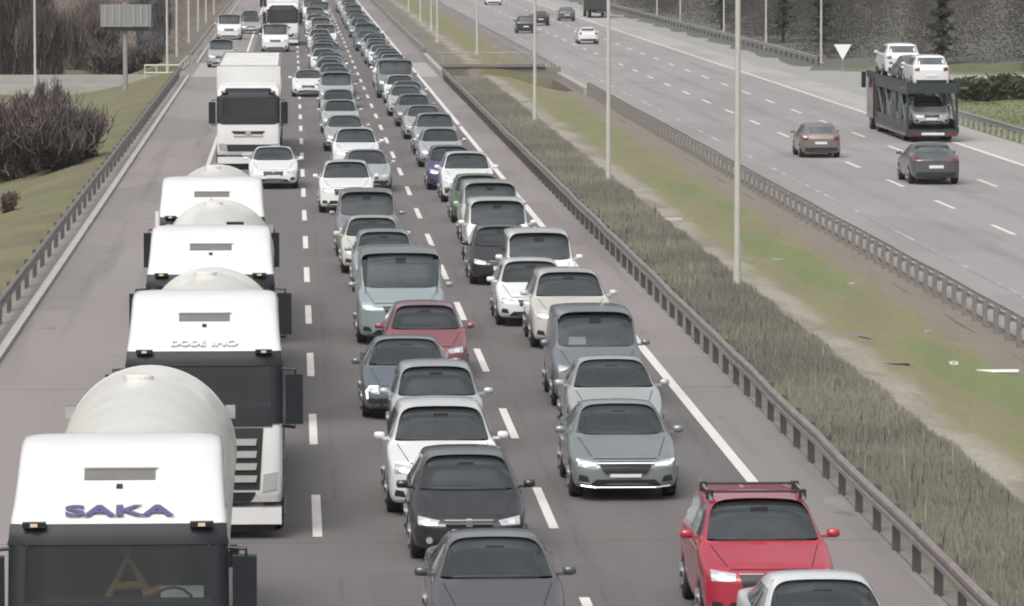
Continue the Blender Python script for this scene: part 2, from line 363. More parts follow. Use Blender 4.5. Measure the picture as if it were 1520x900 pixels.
def car_cage(s, hole=False):
    L, w, H, zn, yc, zc, y1, y2, yt, zt, zd = (s[k] for k in ('L', 'w', 'H', 'zn', 'yc', 'zc', 'y1', 'y2', 'yt', 'zt', 'zd'))
    yf, yr, ra = s['yf'], s['yr'], .37
    top = [(0, zn - .16), (.05, zn - .055), (.2, zn), (yc, zc), (y1, H - .03), ((y1 + y2) / 2, H), (y2, H - .04), (yt, zt), (L - .06, zd), (L, zd - .12)]
    if top[-2][0] <= yt: top[-2] = (yt + .02, zd)
    belt = [(0, zn - .22), (.2, zn - .05), (yc, zc - .05), (yt, zt - .02), (L, zd - .12)]
    plan = [(0, .80), (.05, .885), (.2, .95), (.5, .985), (1.0, 1), (L - .6, 1), (L - .2, .96), (L - .05, .90), (L, .84)]
    ys = sorted({0, .05, .2, .36, yf - ra, yf - .24, yf, yf + .24, yf + ra, yc, (yc + y1) / 2, y1, (y1 + y2) / 2, y2, (y2 + yt) / 2, yt, yr - ra, yr - .24, yr, yr + .24, yr + ra, L - .2, L - .05, L})
    key = {0, L, yc, y1, (yc + y1) / 2}
    keep = [y for y in ys if y in key or all(abs(y - k) > .05 for k in key)]
    keep = [y for i, y in enumerate(keep) if i == 0 or y in key or y - keep[i - 1] > .035]
    bm = bmesh.new(); rings = []
    def arch(y):
        z = .20
        for c in (yf, yr):
            d = abs(y - c)
            if d < .30: z = max(z, .66 if d < .1 else .57)
            elif d < .38: z = max(z, .36)
        return z
    for y in keep:
        k = interp(plan, y); ww = w * k; T = interp(top, y); B = min(interp(belt, y), T - .04)
        G = 0.0
        if yc < y < yt: G = max(0.0, min(1.0, (T - lerp(zc, zt, (y - yc) / (yt - yc))) / (H - zc - .02)))
        zb = .30 if y in (0, L) else (.22 if y < .1 or y > L - .1 else arch(y))
        side = lerp(zb, B, .5)
        pr = [(0, zb), (.72 * ww, zb), (.93 * ww, zb + .015), (.985 * ww, zb + .10 if zb < .4 else zb + .03), (ww, max(side, zb + .06)), (.985 * ww, B - .05), (.945 * ww, B)]
        rwx = s['rw'] * w
        e = [(.80 * ww, B + .022), (.64 * ww, T - .022), (.50 * ww, T - .012), (.27 * ww, T - .003), (0, T)]
        if yc - 1e-6 <= y <= y1 + 1e-6: e = [(.92 * ww, B + .02), (.89 * ww, T - .03), (.845 * ww, T - .012), (.42 * ww, T - .003), (0, T)]
        f = [(lerp(.90 * ww, rwx, .50), lerp(B, T, .52)), (rwx, T - .085), (rwx * .945, T - .032), (rwx * .5, T - .004), (0, T)]
        g = min(1, G * 1.05)
        for a, b in zip(e, f): pr.append((lerp(a[0], b[0], g), lerp(a[1], b[1], g)))
        rings.append((y, pr))
    rows = []
    for y, pr in rings:
        r = [bm.verts.new((x, y, z)) for x, z in pr]
        l = [bm.verts.new((-x, y, z)) for x, z in pr[1:-1]]
        rows.append(r + l[::-1])
    n = len(rows[0]); cl = bm.edges.layers.float.new('crease_edge')
    for i, (a, b) in enumerate(zip(rows, rows[1:])):
        for j in range(n):
            if hole and yc - 1e-6 <= keep[i] < y1 - .01 and 9 <= j <= 12: continue
            bm.faces.new((a[j], a[(j + 1) % n], b[(j + 1) % n], b[j]))
    for r in (rows[0], rows[-1]):
        h = len(rings[0][1])
        rt = r[:h]; lf = [r[0]] + r[h:][::-1] + [r[h - 1]]
        for i in range(h - 1):
            vs = [rt[i], rt[i + 1], lf[i + 1], lf[i]]
            vs = list(dict.fromkeys(vs))
            if len(vs) > 2: bm.faces.new(vs)
    for e_ in bm.edges:
        if len(e_.link_faces) == 1: e_[cl] = .85
    return bm

def wheel_mesh(r, wd):
    bm = bmesh.new(); lathe(bm, [(-wd / 2, r * .62), (-wd / 2, r * .9), (-wd / 2 + .03, r), (wd / 2 - .03, r), (wd / 2, r * .9), (wd / 2, r * .62)], 'x', 28)
    t = to_mesh('tyre', bm, True, [M_TYRE])
    bm = bmesh.new()
    lathe(bm, [(-wd / 2 - .004, r * .60), (-wd / 2 - .012, r * .64), (-wd / 2 + .03, r * .64)], 'x', 28)
    for q in range(5):
        a = q * 2 * math.pi / 5
        tube(bm, [(-wd / 2 - .016, .05 * math.cos(a), .05 * math.sin(a)), (-wd / 2 - .012, r * .6 * math.cos(a), r * .6 * math.sin(a))], .035, 6)
    rm = to_mesh('rim', bm, False, [M_RIM])
    return t, rm
WHEEL = {k: wheel_mesh(*v) for k, v in {'car': (.325, .22), 'truck': (.51, .32), 'dual': (.51, .56)}.items()}
def add_wheel(parent, kind, x, y, z=None):
    t, rm = WHEEL[kind]; r = {'car': .325, 'truck': .51, 'dual': .51}[kind]
    o = link('wheel', t, parent, (x, y, r if z is None else z), 0 if x < 0 else math.pi)
    link('rim', rm, o)
    return o

TREES = {}
def build_vehicle(kind):
    s = SPEC[kind]; L, w, H, zn, yc, zc, y1, y2, yt, zt = (s[k] for k in ('L', 'w', 'H', 'zn', 'yc', 'zc', 'y1', 'y2', 'yt', 'zt'))
    root = link('saloon_car' if kind == 'saloon' else {'hatch': 'hatchback_car', 'city': 'small_car', 'fastback': 'fastback_car', 'suv': 'sport_utility_car', 'minivan': 'minivan', 'van': 'panel_van'}[kind], None)
    root.empty_display_size = .5
    full = subdivided(car_cage(s), 2); tree = bvh_of(full); TREES[kind] = tree
    body = subdivided(car_cage(s, True), 2); body.name = kind + '_body'; body.materials.append(P['white'])
    bo = link('body', body, root); bo.material_slots[0].link = 'OBJECT'; bo.material_slots[0].material = P['white']
    def pt(name, side, quad, mt, **k): return obj(name, patch(tree, side, quad, **k), mt, root, True)
    rw = s['rw'] * w
    pt('windscreen', 'front', [(-.83 * w, zc + .015), (.83 * w, zc + .015), (rw - .03, H - .075), (-rw + .03, H - .075)], M_CGLASS, n=12, m=6, bow=.012, rim=.0)
    it = bmesh.new(); xi = rw - .03; yb_ = y1 + 1.25
    box(it, -xi, xi, yc + .12, yc + .45, zc - .16, zc - .02); box(it, -xi, xi, yb_, yb_ + .03, zc - .4, H - .12);
    box(it, -xi, -xi + .01, yc + .5, yb_, zc - .4, H - .16); box(it, xi - .01, xi, yc + .5, yb_, zc - .4, H - .16); box(it, -xi, xi, y1 + .06, yb_, H - .13, H - .12); box(it, -xi, xi, yc + .4, yb_, zc - .42, zc - .40)
    inn = obj('cabin_interior', it, M_INT, root)
    for sx in (-1, 1):
        bm = bmesh.new(); box(bm, sx * .38 - .24, sx * .38 + .24, y1 + .32, y1 + .50, zc - .35, H - .48); box(bm, sx * .38 - .13, sx * .38 + .13, y1 + .36, y1 + .46, H - .47, H - .27); bevel(bm, .04, 2); obj('seat', bm, M_SEAT, inn)
    bm = bmesh.new(); tube(bm, [(.38 + .18 * math.cos(t * .524), yc + .55 - .05 * math.sin(t * .524), zc + .02 + .16 * math.sin(t * .524)) for t in range(13)], .016, 6); obj('steering_wheel', bm, M_DARK, inn)
    bm = bmesh.new(); box(bm, -.12, .12, y1 - .22, y1 - .19, H - .20, H - .13); obj('rear_view_mirror', bm, M_DARK, inn)
    for sx in (-1, 1):
        pt('bonnet_gap', 'top', [(sx * .60 * w, .16), (sx * .60 * w + .014, .16), (sx * .80 * w + .014, yc - .08), (sx * .80 * w, yc - .08)], M_DARK, n=1, m=8, off=.003, rim=.0)
    pt('bonnet_gap', 'front', [(-.58 * w, zn - .045), (.58 * w, zn - .045), (.58 * w, zn - .030), (-.58 * w, zn - .030)], M_DARK, n=10, m=1, off=.003, rim=.0)
    panel = kind == 'van'
    if not panel:
        pt('rear_window', 'rear', [(-.72 * w, zt + .05), (.72 * w, zt + .05), (rw - .07, H - .15), (-rw + .07, H - .15)], M_GLASS, n=8, m=5)
    yb = lerp(y1, y2, .36); wz = .09
    def belt_z(y): return lerp(zc - .05, zt - .02, (y - yc) / (yt - yc))
    for sd in ('left', 'right'):
        ft, fb = y1 + .10, yc + (y1 - yc) * .42
        wins = [[(fb, belt_z(fb) + .045), (yb - .04, belt_z(yb) + .045), (yb - .06, H - .16), (ft, H - .16)]]
        if not panel:
            re = lerp(y2, yt, .35) if kind != 'saloon' else lerp(y2, yt, .25)
            wins.append([(yb + .04, belt_z(yb) + .045), (re, belt_z(re) + .05), (min(re - .12, y2 + .02), H - .17), (yb + .03, H - .16)])
        for q in wins:
            pt('side_window', sd, q, M_GLASS, n=6, m=4)
    for sx in (-1, 1):
        a, b = (.50 * w * sx, .865 * w * sx)
        zt_, zb_ = zn - .045, zn - .175
        if kind in ('van', 'minivan'):
            q = [(a * 1.16, zb_ - .04), (b, zb_ - .03), (b, zt_ + .02), (a * 1.28, zt_ - .02)]
        elif kind == 'suv':
            q = [(a * 1.05, zb_ + .0), (b * .99, zb_ - .01), (b, zt_), (a * 1.0, zt_ - .045)]
        else:
            q = [(a * 1.1, zb_ + .01), (b, zb_ + .015), (b, zt_ + .005), (a, zt_ - .055)]
        lk, lh = s.get('lamp', (1, 1)); zm = sum(c_[1] for c_ in q) / 4
        q = [(b + (c_[0] - b) * lk, zm + (c_[1] - zm) * lh) for c_ in q]
        hl = pt('headlight', 'front', q, M_LAMP, n=6, m=4, off=.012)
        cxh, czh = (q[0][0] * .45 + q[1][0] * .55), (q[0][1] + q[1][1] + q[2][1] + q[3][1]) / 4
        obj('lamp_reflector', patch(tree, 'front', [(cxh - .05, czh - .03), (cxh + .05, czh - .03), (cxh + .05, czh + .03), (cxh - .05, czh + .03)], n=3, m=3, off=.017), M_BULB, hl, True)
        pt('fog_recess', 'front', [(sx * .66 * w, .33), (sx * .86 * w, .35), (sx * .84 * w, .45), (sx * .70 * w, .43)], M_DARK, n=3, m=3, off=.010)
        q = [(.64 * w * sx, zt - .26), (.86 * w * sx, zt - .24), (.86 * w * sx, zt - .07), (.60 * w * sx, zt - .09)]
        if kind == 'van': q = [(.80 * w * sx, .9), (.89 * w * sx, .9), (.89 * w * sx, 1.4), (.80 * w * sx, 1.4)]
        pt('taillight', 'rear', q, M_TAIL, n=4, m=4, off=.012)
        bm = bmesh.new(); x0 = sx * (w + .01); bmesh.ops.create_uvsphere(bm, u_segments=14, v_segments=10, radius=1)
        for v in bm.verts: v.co = Vector((x0 + sx * .085 + .105 * max(-.85, min(.85, v.co.x)), yc + .42 + .065 * v.co.y, zc + .045 + .072 * max(-.85, min(.85, v.co.z))))
        box(bm, min(x0 - sx * .09, x0 + sx * .03), max(x0 - sx * .09, x0 + sx * .03), yc + .39, yc + .44, zc - .02, zc + .02)
        mo = obj('mirror', bm, P['white'], root, True); mo.material_slots[0].link = 'OBJECT'; mo.material_slots[0].material = P['white']
    gw, gh, _g = s.get('gr', (.42, .075, .2)); lw, lh2 = s.get('lo', (.66, .10))
    pt('grille', 'front', [(-(gw - .06) * w, zn - .165 - gh), ((gw - .06) * w, zn - .165 - gh), (gw * w, zn - .10), (-gw * w, zn - .10)], M_DARK, n=8, m=3, off=.014)
    bm = patch(tree, 'front', [(-gw * w, zn - .106), (gw * w, zn - .106), (gw * w, zn - .094), (-gw * w, zn - .094)], n=8, m=1, off=.02); obj('grille_trim', bm, M_CHROME, root, True)
    pt('badge', 'front', [(-.045, zn - .15), (.045, zn - .15), (.045, zn - .085), (-.045, zn - .085)], M_CHROME, n=2, m=2, off=.024)
    pt('lower_grille', 'front', [(-lw * w, .275), (lw * w, .275), (lw * .82 * w, .275 + lh2), (-lw * .82 * w, .275 + lh2)], M_DARK, n=8, m=2, off=.012)
    pt('number_plate', 'front', [(-.26, .415), (.26, .415), (.26, .525), (-.26, .525)], M_PLATE, n=4, m=2, off=.03)
    pt('rear_number_plate', 'rear', [(-.26, .60), (.26, .60), (.26, .71), (-.26, .71)], M_PLATE, n=4, m=2, off=.025)
    pt('rear_bumper', 'rear', [(-.78 * w, .30), (.78 * w, .30), (.80 * w, .46), (-.80 * w, .46)], M_DARK, n=8, m=2, off=.012)
    bm = bmesh.new()
    pth = [(-.62 * w, yc + .045, zc + .018), (-.35 * w, yc + .02, zc + .022), (.35 * w, yc + .02, zc + .022), (.62 * w, yc + .045, zc + .018)]
    tube(bm, pth, .014, 6); obj('wiper_cowl', bm, M_DARK, root)
    for y in (s['yf'], s['yr']):
        for x in (-(w - .125), w - .125): add_wheel(root, 'car', x, y)
    root['spec'] = kind
    return root

def lod_of(root):
    """one light mesh for vehicles too small in the picture to show their parts"""
    bm = bmesh.new(); mats = []
    def take(o, M):
        if o.type == 'MESH':
            ms = []
            for sl_ in o.material_slots:
                key = 'PAINT' if sl_.link == 'OBJECT' else sl_.material
                if key not in mats: mats.append(key)
                ms.append(mats.index(key))
            b2 = bmesh.new(); b2.from_mesh(o.data); b2.transform(M)
            for f in b2.faces: f.material_index = ms[0] if ms else 0
            t = bpy.data.meshes.new('t'); b2.to_mesh(t); b2.free(); bm.from_mesh(t); bpy.data.meshes.remove(t)
        for c in o.children: take(c, M @ Matrix.LocRotScale(c.location, c.rotation_euler, c.scale))
    for c in root.children: take(c, Matrix.LocRotScale(c.location, c.rotation_euler, c.scale))
    me = bpy.data.meshes.new(root.name + '_far'); bm.to_mesh(me); bm.free()
    for m in mats: me.materials.append(P['white'] if m == 'PAINT' else m)
    for p in me.polygons: p.use_smooth = True
    me['paint'] = mats.index('PAINT')
    return me

PROTO = {k: build_vehicle(k) for k in SPEC}
for p_ in PROTO.values(): register(p_)
LOD = {k: lod_of(p_) for k, p_ in PROTO.items()}
NICE = {'saloon': 'saloon', 'city': 'runabout', 'fastback': 'fastback', 'hatch': 'hatchback', 'suv': 'estate', 'minivan': 'minivan', 'van': 'van'}
PLACED = {}
def recolour(o, m):
    for sl_ in o.material_slots:
        if sl_.link == 'OBJECT': sl_.material = m
def put_vehicle(kind, x, y, colour, label, group, away=False, rz=0.0, z=0.0, scale=1.0):
    """y = nearest end; away = seen from behind"""
    if y > 300:
        me = LOD[kind]; o = link(PROTO[kind].name.split('.')[0], me)
        i = me['paint']; o.material_slots[i].link = 'OBJECT'; o.material_slots[i].material = P[colour]
    else:
        first = kind not in PLACED
        o = PROTO[kind] if first else dup(PROTO[kind])
        if not first:
            pass
        PLACED.setdefault(kind, 0); PLACED[kind] += 1
        for ch in o.children: recolour(ch, P[colour])
    L = SPEC[kind]['L']
    if away: o.location = (x, y + L * scale, z); o.rotation_euler = (0, 0, math.pi + rz)
    else: o.location = (x, y, z); o.rotation_euler = (0, 0, rz)
    o.scale = (scale,) * 3
    tag(o, label, SPEC[kind]['cat'], group)
    return o
# ------------------------------------------------------------------ the ground and roads
H1 = random.Random(3)
def smooth(t): t = max(0, min(1, t)); return t * t * (3 - 2 * t)
def ground_z(x, y):
    if -7.05 < x < 9.25: return -.06
    if x >= 17.9 and x <= 35.0: return -1.03
    if 9.25 <= x < 17.9:
        z = lerp(-.02, -1.03, smooth((x - 12.2) / 5.4))
        if 9.5 < x < 17.7 and 306 < y < 331: z = -5.6
        elif 9.5 < x < 17.7: z += .07 * math.sin(x * 2.1 + y * .31) * math.sin(y * .83 + x)
        return z
    if x > 35.0:
        if 300 < y < 345: return -1.03
        return -1.03 + .035 * (x - 35) + .05 * math.sin(x * 1.3 + y * .5) * smooth((x - 36) / 3)
    z = lerp(-.06, -1.7, smooth((-7.05 - x) / 7.5))
    if 319 < y < 341: return min(z, lerp(-.06, -1.7, smooth((-7.05 - x) / 2)))
    z += .10 * math.sin(x * .9 + y * .21) * math.sin(y * .37) * smooth((-8 - x) / 3)
    if y > 345: z += 7.0 * smooth((y - 350) / 160) * smooth((-13 - x) / 25)
    return z
xs = [-420, -200, -120, -80, -60] + [-45 + 2.5 * i for i in range(12)] + [-15 + i for i in range(8)] + [-7.06, -7.04, 0, 9.24, 9.26, 9.5, 9.52] + [9.9 + .6 * i for i in range(13)] + [17.69, 17.71, 17.89, 17.91, 26, 34.99, 35.01] + [36 + 1.5 * i for i in range(12)] + [58, 70, 100, 160, 420]
xs = sorted(xs)
ys = [-320, -120, -40, 20, 45] + [60 + 4 * i for i in range(61)] + [305.9, 306.1, 312, 318.9, 319.1, 325, 330.9, 331.1, 336, 340.9, 341.1, 344.9, 345.1] + [352 + 8 * i for i in range(40)] + [700, 900, 1600]
ys = sorted(ys)
bm = bmesh.new()
G = [[bm.verts.new((x, y, ground_z(x, y))) for x in xs] for y in ys]
for a, b in zip(G, G[1:]):
    for i in range(len(xs) - 1): bm.faces.new((a[i], a[i + 1], b[i + 1], b[i]))
struct(obj('ground', bm, M_GROUND, smooth=False))

def sheet(name, polys, z, m, kind='structure'):
    bm = bmesh.new()
    for p in polys: bm.faces.new([bm.verts.new((*q, z)) for q in p])
    o = obj(name, bm, m); o['kind'] = kind; return o
def rect(x0, x1, y0, y1): return [(x0, y0), (x1, y0), (x1, y1), (x0, y1)]
def slab(name, x0, x1, y0, y1, z, m):
    bm = bmesh.new(); box(bm, x0, x1, y0, y1, z - .3, z); return struct(obj(name, bm, m))
slab('road', -7.0, 9.2, -300, 1200, 0, M_ROAD)
slab('far_road', 18.45, 34.7, -300, 1200, -.95, M_ROADR)
bm = bmesh.new()
pl = [(34.7, 278), (37, 292), (42, 306), (60, 310), (140, 312), (140, 334), (60, 334), (43, 336), (39.2, 344), (38.2, 356), (38.2, 640), (34.7, 700)]
f = bm.faces.new([bm.verts.new((*q, -.955)) for q in pl]); r = bmesh.ops.extrude_face_region(bm, geom=[f])
bmesh.ops.translate(bm, verts=[v for v in r['geom'] if isinstance(v, bmesh.types.BMVert)], vec=(0, 0, -.2))
struct(obj('slip_road', bm, mat('slip_road_asphalt', (.29, .285, .265), .88, var=.16, scale=.5)))
slab('crossing_road', -140, -8.7, 322, 338, -1.50, mat('crossing_road_asphalt', (.25, .235, .235), .9, var=.15, scale=.4))
sheet('bridge_deck', [rect(-6.3, -3.5, 303, 333), rect(8.0, 9.1, 303, 333)], .004, M_DECK)

# painted lines
st = []
for x in (.36, 4.12):
    y = 48.5 + (.9 if x > 1 else 0)
    while y < 900:
        w_ = .075
        st.append(rect(x - w_, x + w_, y, y + 5.6)); y += 13.5
st.append(rect(-3.46, -3.30, 40, 1000)); st.append(rect(7.78, 7.98, 40, 1000))
sheet('lane_markings', st, .008, M_PAINT)
st = []
for x in (24.4, 28.15):
    y = 103.0
    while y < 900: st.append(rect(x - .09, x + .09, y, y + 5.4)); y += 15
st.append(rect(31.64, 31.88, 110, 262)); st.append(rect(31.66, 31.86, 262, 1000))
sheet('far_lane_markings', st, -.942, M_PAINT)
nb = NB('worn_edge_paint')
sheet('worn_edge_line', [rect(20.55, 20.70, 110, 1000)], -.942, nb.done(nb.mix(nb.math('MULTIPLY', nb.ramp(nb.noise(.5, 4), .52, .62), .7), (.285, .265, .262), (.6, .57, .55))))
bm = bmesh.new(); box(bm, -6.62, -6.42, 40, 303, -.1, .10); box(bm, -6.62, -6.42, 333, 900, -.1, .10)
struct(obj('kerb', bm, mat('kerb_concrete', (.42, .40, .37), .9, var=.3, scale=1.2)))

# ------------------------------------------------------------------ bridge pieces at the underpass
bm = bmesh.new(); box(bm, 9.3, 18.3, 331.2, 332.2, -5.5, -.25); o = obj('abutment_wall', bm, M_CONCDARK)  # shade inside the underpass gap is put into the wall's dark colour
tag(o, 'dark shade-coloured abutment wall of the underpass in the gap between the carriageways', 'wall')
cap = bmesh.new(); box(cap, 9.55, 17.2, 331.0, 333.2, -.248, -.05); bevel(cap, .04, 1); obj('coping', cap, M_CONCDARK, o)
for k in range(6):
    rb = bmesh.new(); box(rb, 10.2 + k * 1.3, 10.27 + k * 1.3, 331.5, 331.57, -.06, .75); obj('railing_post', rb, M_STEEL, o)
rb = bmesh.new(); tube(rb, [(9.8, 331.53, .72), (17.1, 331.53, .72)], .035, 6); obj('railing_bar', rb, M_STEEL, o)
bm = bmesh.new(); box(bm, 18.0, 18.4, 300, 336, -2.2, -.62); bevel(bm, .04, 1); o = obj('bridge_parapet', bm, M_CONC)
tag(o, 'low concrete parapet edging the far carriageway over the underpass', 'parapet')
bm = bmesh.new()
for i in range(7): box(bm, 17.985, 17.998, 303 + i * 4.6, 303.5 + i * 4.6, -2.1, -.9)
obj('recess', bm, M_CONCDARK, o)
bm = bmesh.new(); box(bm, 9.22, 9.5, 296, 345, -1.5, .35); bevel(bm, .04, 1); o = obj('bridge_parapet', bm, M_CONC)
tag(o, 'pale concrete parapet beside the queue where the dry hedge ends', 'parapet')
for k, (y0, lab) in enumerate(((320.4, 'pale concrete kerb wall on the near side of the crossing road left of the motorway'), (338.6, 'pale concrete kerb wall on the far side of the crossing road left of the motorway'))):
    bm = bmesh.new(); box(bm, -120, -9.4, y0, y0 + .5, -2.0, -.98 if k else -1.12); bevel(bm, .03, 1); tag(obj('kerb_wall', bm, M_CONC), lab, 'wall')
rl = link('white_railing', None, None, (-8.3, 316, -.6)); tag(rl, 'short white tubular railing at the left corner of the bridge', 'railing')
for z in (.45, .95):
    bm = bmesh.new(); tube(bm, [(-1.3, 0, z), (.9, 0, z)], .06, 8); tube(bm, [(.9, 0, z), (1.15, 16, z + .15)], .06, 8); obj('rail_bar', bm, M_POLE, rl)
for x, y in ((-1.3, 0), (-.55, 0), (.2, 0), (.9, 0), (1.0, 5), (1.07, 10.5), (1.15, 16)):
    bm = bmesh.new(); tube(bm, [(x, y, -.5), (x, y, 1.0)], .05, 8); obj('post', bm, M_POLE, rl)

# ------------------------------------------------------------------ guard rails
def guard_rail(x, y0, y1, zb, face, step, m, mp, label, group='steel guard rails', npost=100, h=.76):
    root = link('guard_rail', None, None, (x, y0, zb)); tag(root, label, 'guard rail', group)
    pr = [(0, .45), (.05, .49), (.05, .56), (.0, .60), (.05, .64), (.05, .71), (0, .76)]
    pr = [(face * a, b - .76 + h) for a, b in pr]
    back = [(a - face * .012, b) for a, b in pr][::-1]
    ring = pr + back; n = len(ring); bm = bmesh.new(); rows = []
    L = y1 - y0; k = max(2, int(L / 4))
    for i in range(k + 1):
        wob = H1.uniform(-.015, .015)
        rows.append([bm.verts.new((a + wob, L * i / k, b + wob * .6)) for a, b in ring])
    for a, b in zip(rows, rows[1:]):
        for j in range(n): bm.faces.new((a[j], a[(j + 1) % n], b[(j + 1) % n], b[j]))
    obj('beam', bm, m, root)
    pm = None; rest = bmesh.new(); c = 0; y = .4; nrest = 0
    while y < L:
        if c < npost:
            if pm is None:
                b2 = bmesh.new(); px = -face * .10
                box(b2, px - .06, px + .06, -.05, .05, -.3, h - .04); box(b2, min(-face * .013, px), max(-face * .013, px), -.04, .04, h - .26, h - .08)
                pm = to_mesh('post', b2, False, [mp])
            link('post', pm, root, (0, y, 0), H1.uniform(-.06, .06))
        else:
            px = -face * .10; box(rest, px - .06, px + .06, y - .05, y + .05, -.3, h - .04); nrest += 1
        c += 1; y += step
    if nrest: o = obj('rail_posts', rest, mp, root); o['kind'] = 'stuff'
    else: rest.free()
    return root
guard_rail(9.12, 56, 297, 0, -1, 2.45, M_RUSTY, M_POSTDARK, 'weathered grey guard rail with dark posts along the right edge of the queue')
guard_rail(18.25, 108, 300, -1.0, 1, 2.0, M_RAILPALE, mat('pale_weathered_post', (.21, .195, .18), .8, var=.3, scale=3), 'guard rail with close-set pale posts along the left edge of the far carriageway')
guard_rail(18.25, 337, 720, -1.0, 1, 4.0, M_RAILPALE, M_STEEL, 'far guard rail beyond the underpass at the left edge of the far carriageway')
guard_rail(-6.95, 100, 303, 0, 1, 4.0, M_RUSTY, M_POSTDARK, 'dull guard rail between the left shoulder and the olive verge')
guard_rail(-6.95, 334, 720, 0, 1, 5.0, M_STEEL, M_STEEL, 'distant guard rail on the left shoulder beyond the white railing')
guard_rail(35.05, 170, 272, -1.0, -1, 2.0, M_STEEL, mat('white_post', (.5, .49, .46), .7, var=.2), 'guard rail with whitish posts right of the car transporter, beside green grass', npost=100)
guard_rail(38.75, 357, 640, -1.0, -1, 4.0, M_STEEL, M_POSTDARK, 'dark guard rail at the foot of the lamp posts on the far right')
guard_rail(9.35, 345, 700, 0, -1, 4.0, M_STEEL, M_STEEL, 'distant guard rail beside the far end of the right-hand queue')

# ------------------------------------------------------------------ lamp posts
def lamp_post(x, y, z, label, arms=(1,), h=12.0, r=.115, group='lamp posts along the motorway'):
    root = link('lamp_post', None, None, (x, y, z)); tag(root, label, 'lamp post', group)
    bm = bmesh.new(); tube(bm, [(0, 0, -.3), (0, 0, .9), (0, 0, h)], r, 10, .06); obj('pole', bm, M_POLE, root, True)
    bm = bmesh.new(); lathe(bm, [(-.3, .24), (.06, .24), (.10, .15)], 'z', 10); obj('base', bm, M_CONC, root)
    bm = bmesh.new(); box(bm, r * .5, r + .012, -.06, .06, .7, 1.2); obj('hatch_door', bm, M_STEEL, root)
    for s in arms:
        bm = bmesh.new(); tube(bm, [(0, 0, h - .3), (s * .5, 0, h + .25), (s * 1.8, 0, h + .5)], .05, 8); a = obj('arm', bm, M_POLE, root)
        bm = bmesh.new(); box(bm, min(s * 1.7, s * 2.4), max(s * 1.7, s * 2.4), -.14, .14, h + .44, h + .58); bevel(bm, .04, 1); obj('lamp_head', bm, M_SIGNBACK, a)
    return root
MED = [(11.72, 127.6, 'tall pale lamp post in the grassy median, nearest and thickest of the row'), (11.68, 179.5, 'pale lamp post in the median, second from the camera, above the dry hedge'),
       (11.62, 233.1, 'pale lamp post in the median just in front of the underpass gap'), (13.7, 361.2, 'lamp post in the median just beyond the underpass gap'),
       (11.65, 392, 'thin lamp post in the median grass second beyond the underpass'), (12.3, 432, 'thin lamp post in the median third beyond the underpass'),
       (12.4, 472.3, 'thin far lamp post in the median fourth beyond the underpass'), (12.4, 520, 'very thin lamp post at the far top end of the median row')]
for x, y, l in MED: lamp_post(x, y, 0 if x < 13 else -.25, l, (1, -1))
LFT = [(-8.55, 331.5, -1.0, 'left-hand lamp post beside the white railing, nearest of the left row'), (-8.5, 357, -.5, 'left-hand lamp post second in the left row behind the white railing'),
       (-8.5, 398, -.5, 'third lamp post of the left row'), (-8.5, 438, -.5, 'fourth lamp post of the left row'), (-8.5, 478, -.5, 'fifth lamp post of the left row'), (-8.4, 520, -.5, 'sixth and farthest lamp post of the left row near the shoulder van'),
       (-17.45, 330, -1.5, 'lone lamp post on the crossing road at the far left')]
for x, y, z, l in LFT: lamp_post(x, y, z, l, (1,))
RGT = [(39.5, 362, 'lamp post on the far right roadside nearest the car transporter'), (39.7, 406.5, 'lamp post on the far right roadside, second in its row'), (39.8, 447.5, 'lamp post on the far right roadside, third in its row'),
       (39.8, 498, 'lamp post on the far right roadside, fourth in its row'), (39.8, 530, 'lamp post on the far right roadside, fifth and thinnest in view'), ]
for x, y, l in RGT: lamp_post(x, y, -.95, l, (-1,))

# ------------------------------------------------------------------ signs
root = link('road_sign', None, None, (-10.35, 301, -1.45)); tag(root, 'large grey sign panel seen from behind on a single thick post', 'road sign')
bm = bmesh.new(); lathe(bm, [(-.4, .55), (.22, .55), (.25, .22)], 'z', 12); obj('footing', bm, M_CONC, root)
bm = bmesh.new(); tube(bm, [(.0, 0, .2), (0, 0, 6.1)], .15, 12); obj('post', bm, M_STEEL, root, True)
bm = bmesh.new(); box(bm, -1.5, 1.62, -.42, -.36, 4.62, 6.0); pn = obj('panel', bm, M_SIGNBACK, root)
for x in (-1.2, -.75, -.3, .55, 1.0, 1.35):
    bm = bmesh.new(); box(bm, x - .05, x + .05, -.49, -.422, 4.66, 5.96); obj('rib', bm, mat('sign_rib', (.36, .36, .34), .6, .2), pn)
bm = bmesh.new(); box(bm, -1.3, 1.4, -.34, -.12, 4.36, 4.60); obj('cross_beam', bm, M_DARK, root)
bm = bmesh.new(); box(bm, -1.3, 1.4, -.34, -.16, 5.7, 5.8); obj('cross_beam', bm, M_STEEL, root)
root = link('yield_sign', None, None, (38.85, 342, -.95)); tag(root, 'white upside-down triangle sign on a short post at the slip road', 'road sign')
bm = bmesh.new(); tube(bm, [(0, .03, -.3), (0, .03, 2.0)], .04, 8); obj('post', bm, M_STEEL, root)
bm = bmesh.new()
v = [bm.verts.new(p) for p in ((0, -.02, .85), (.62, -.02, 1.95), (-.62, -.02, 1.95), (0, .0, .85), (.62, .0, 1.95), (-.62, .0, 1.95))]
for q in ((0, 1, 2), (5, 4, 3), (0, 3, 4, 1), (1, 4, 5, 2), (2, 5, 3, 0)): bm.faces.new([v[i] for i in q])
obj('plate', bm, M_PAPER, root)
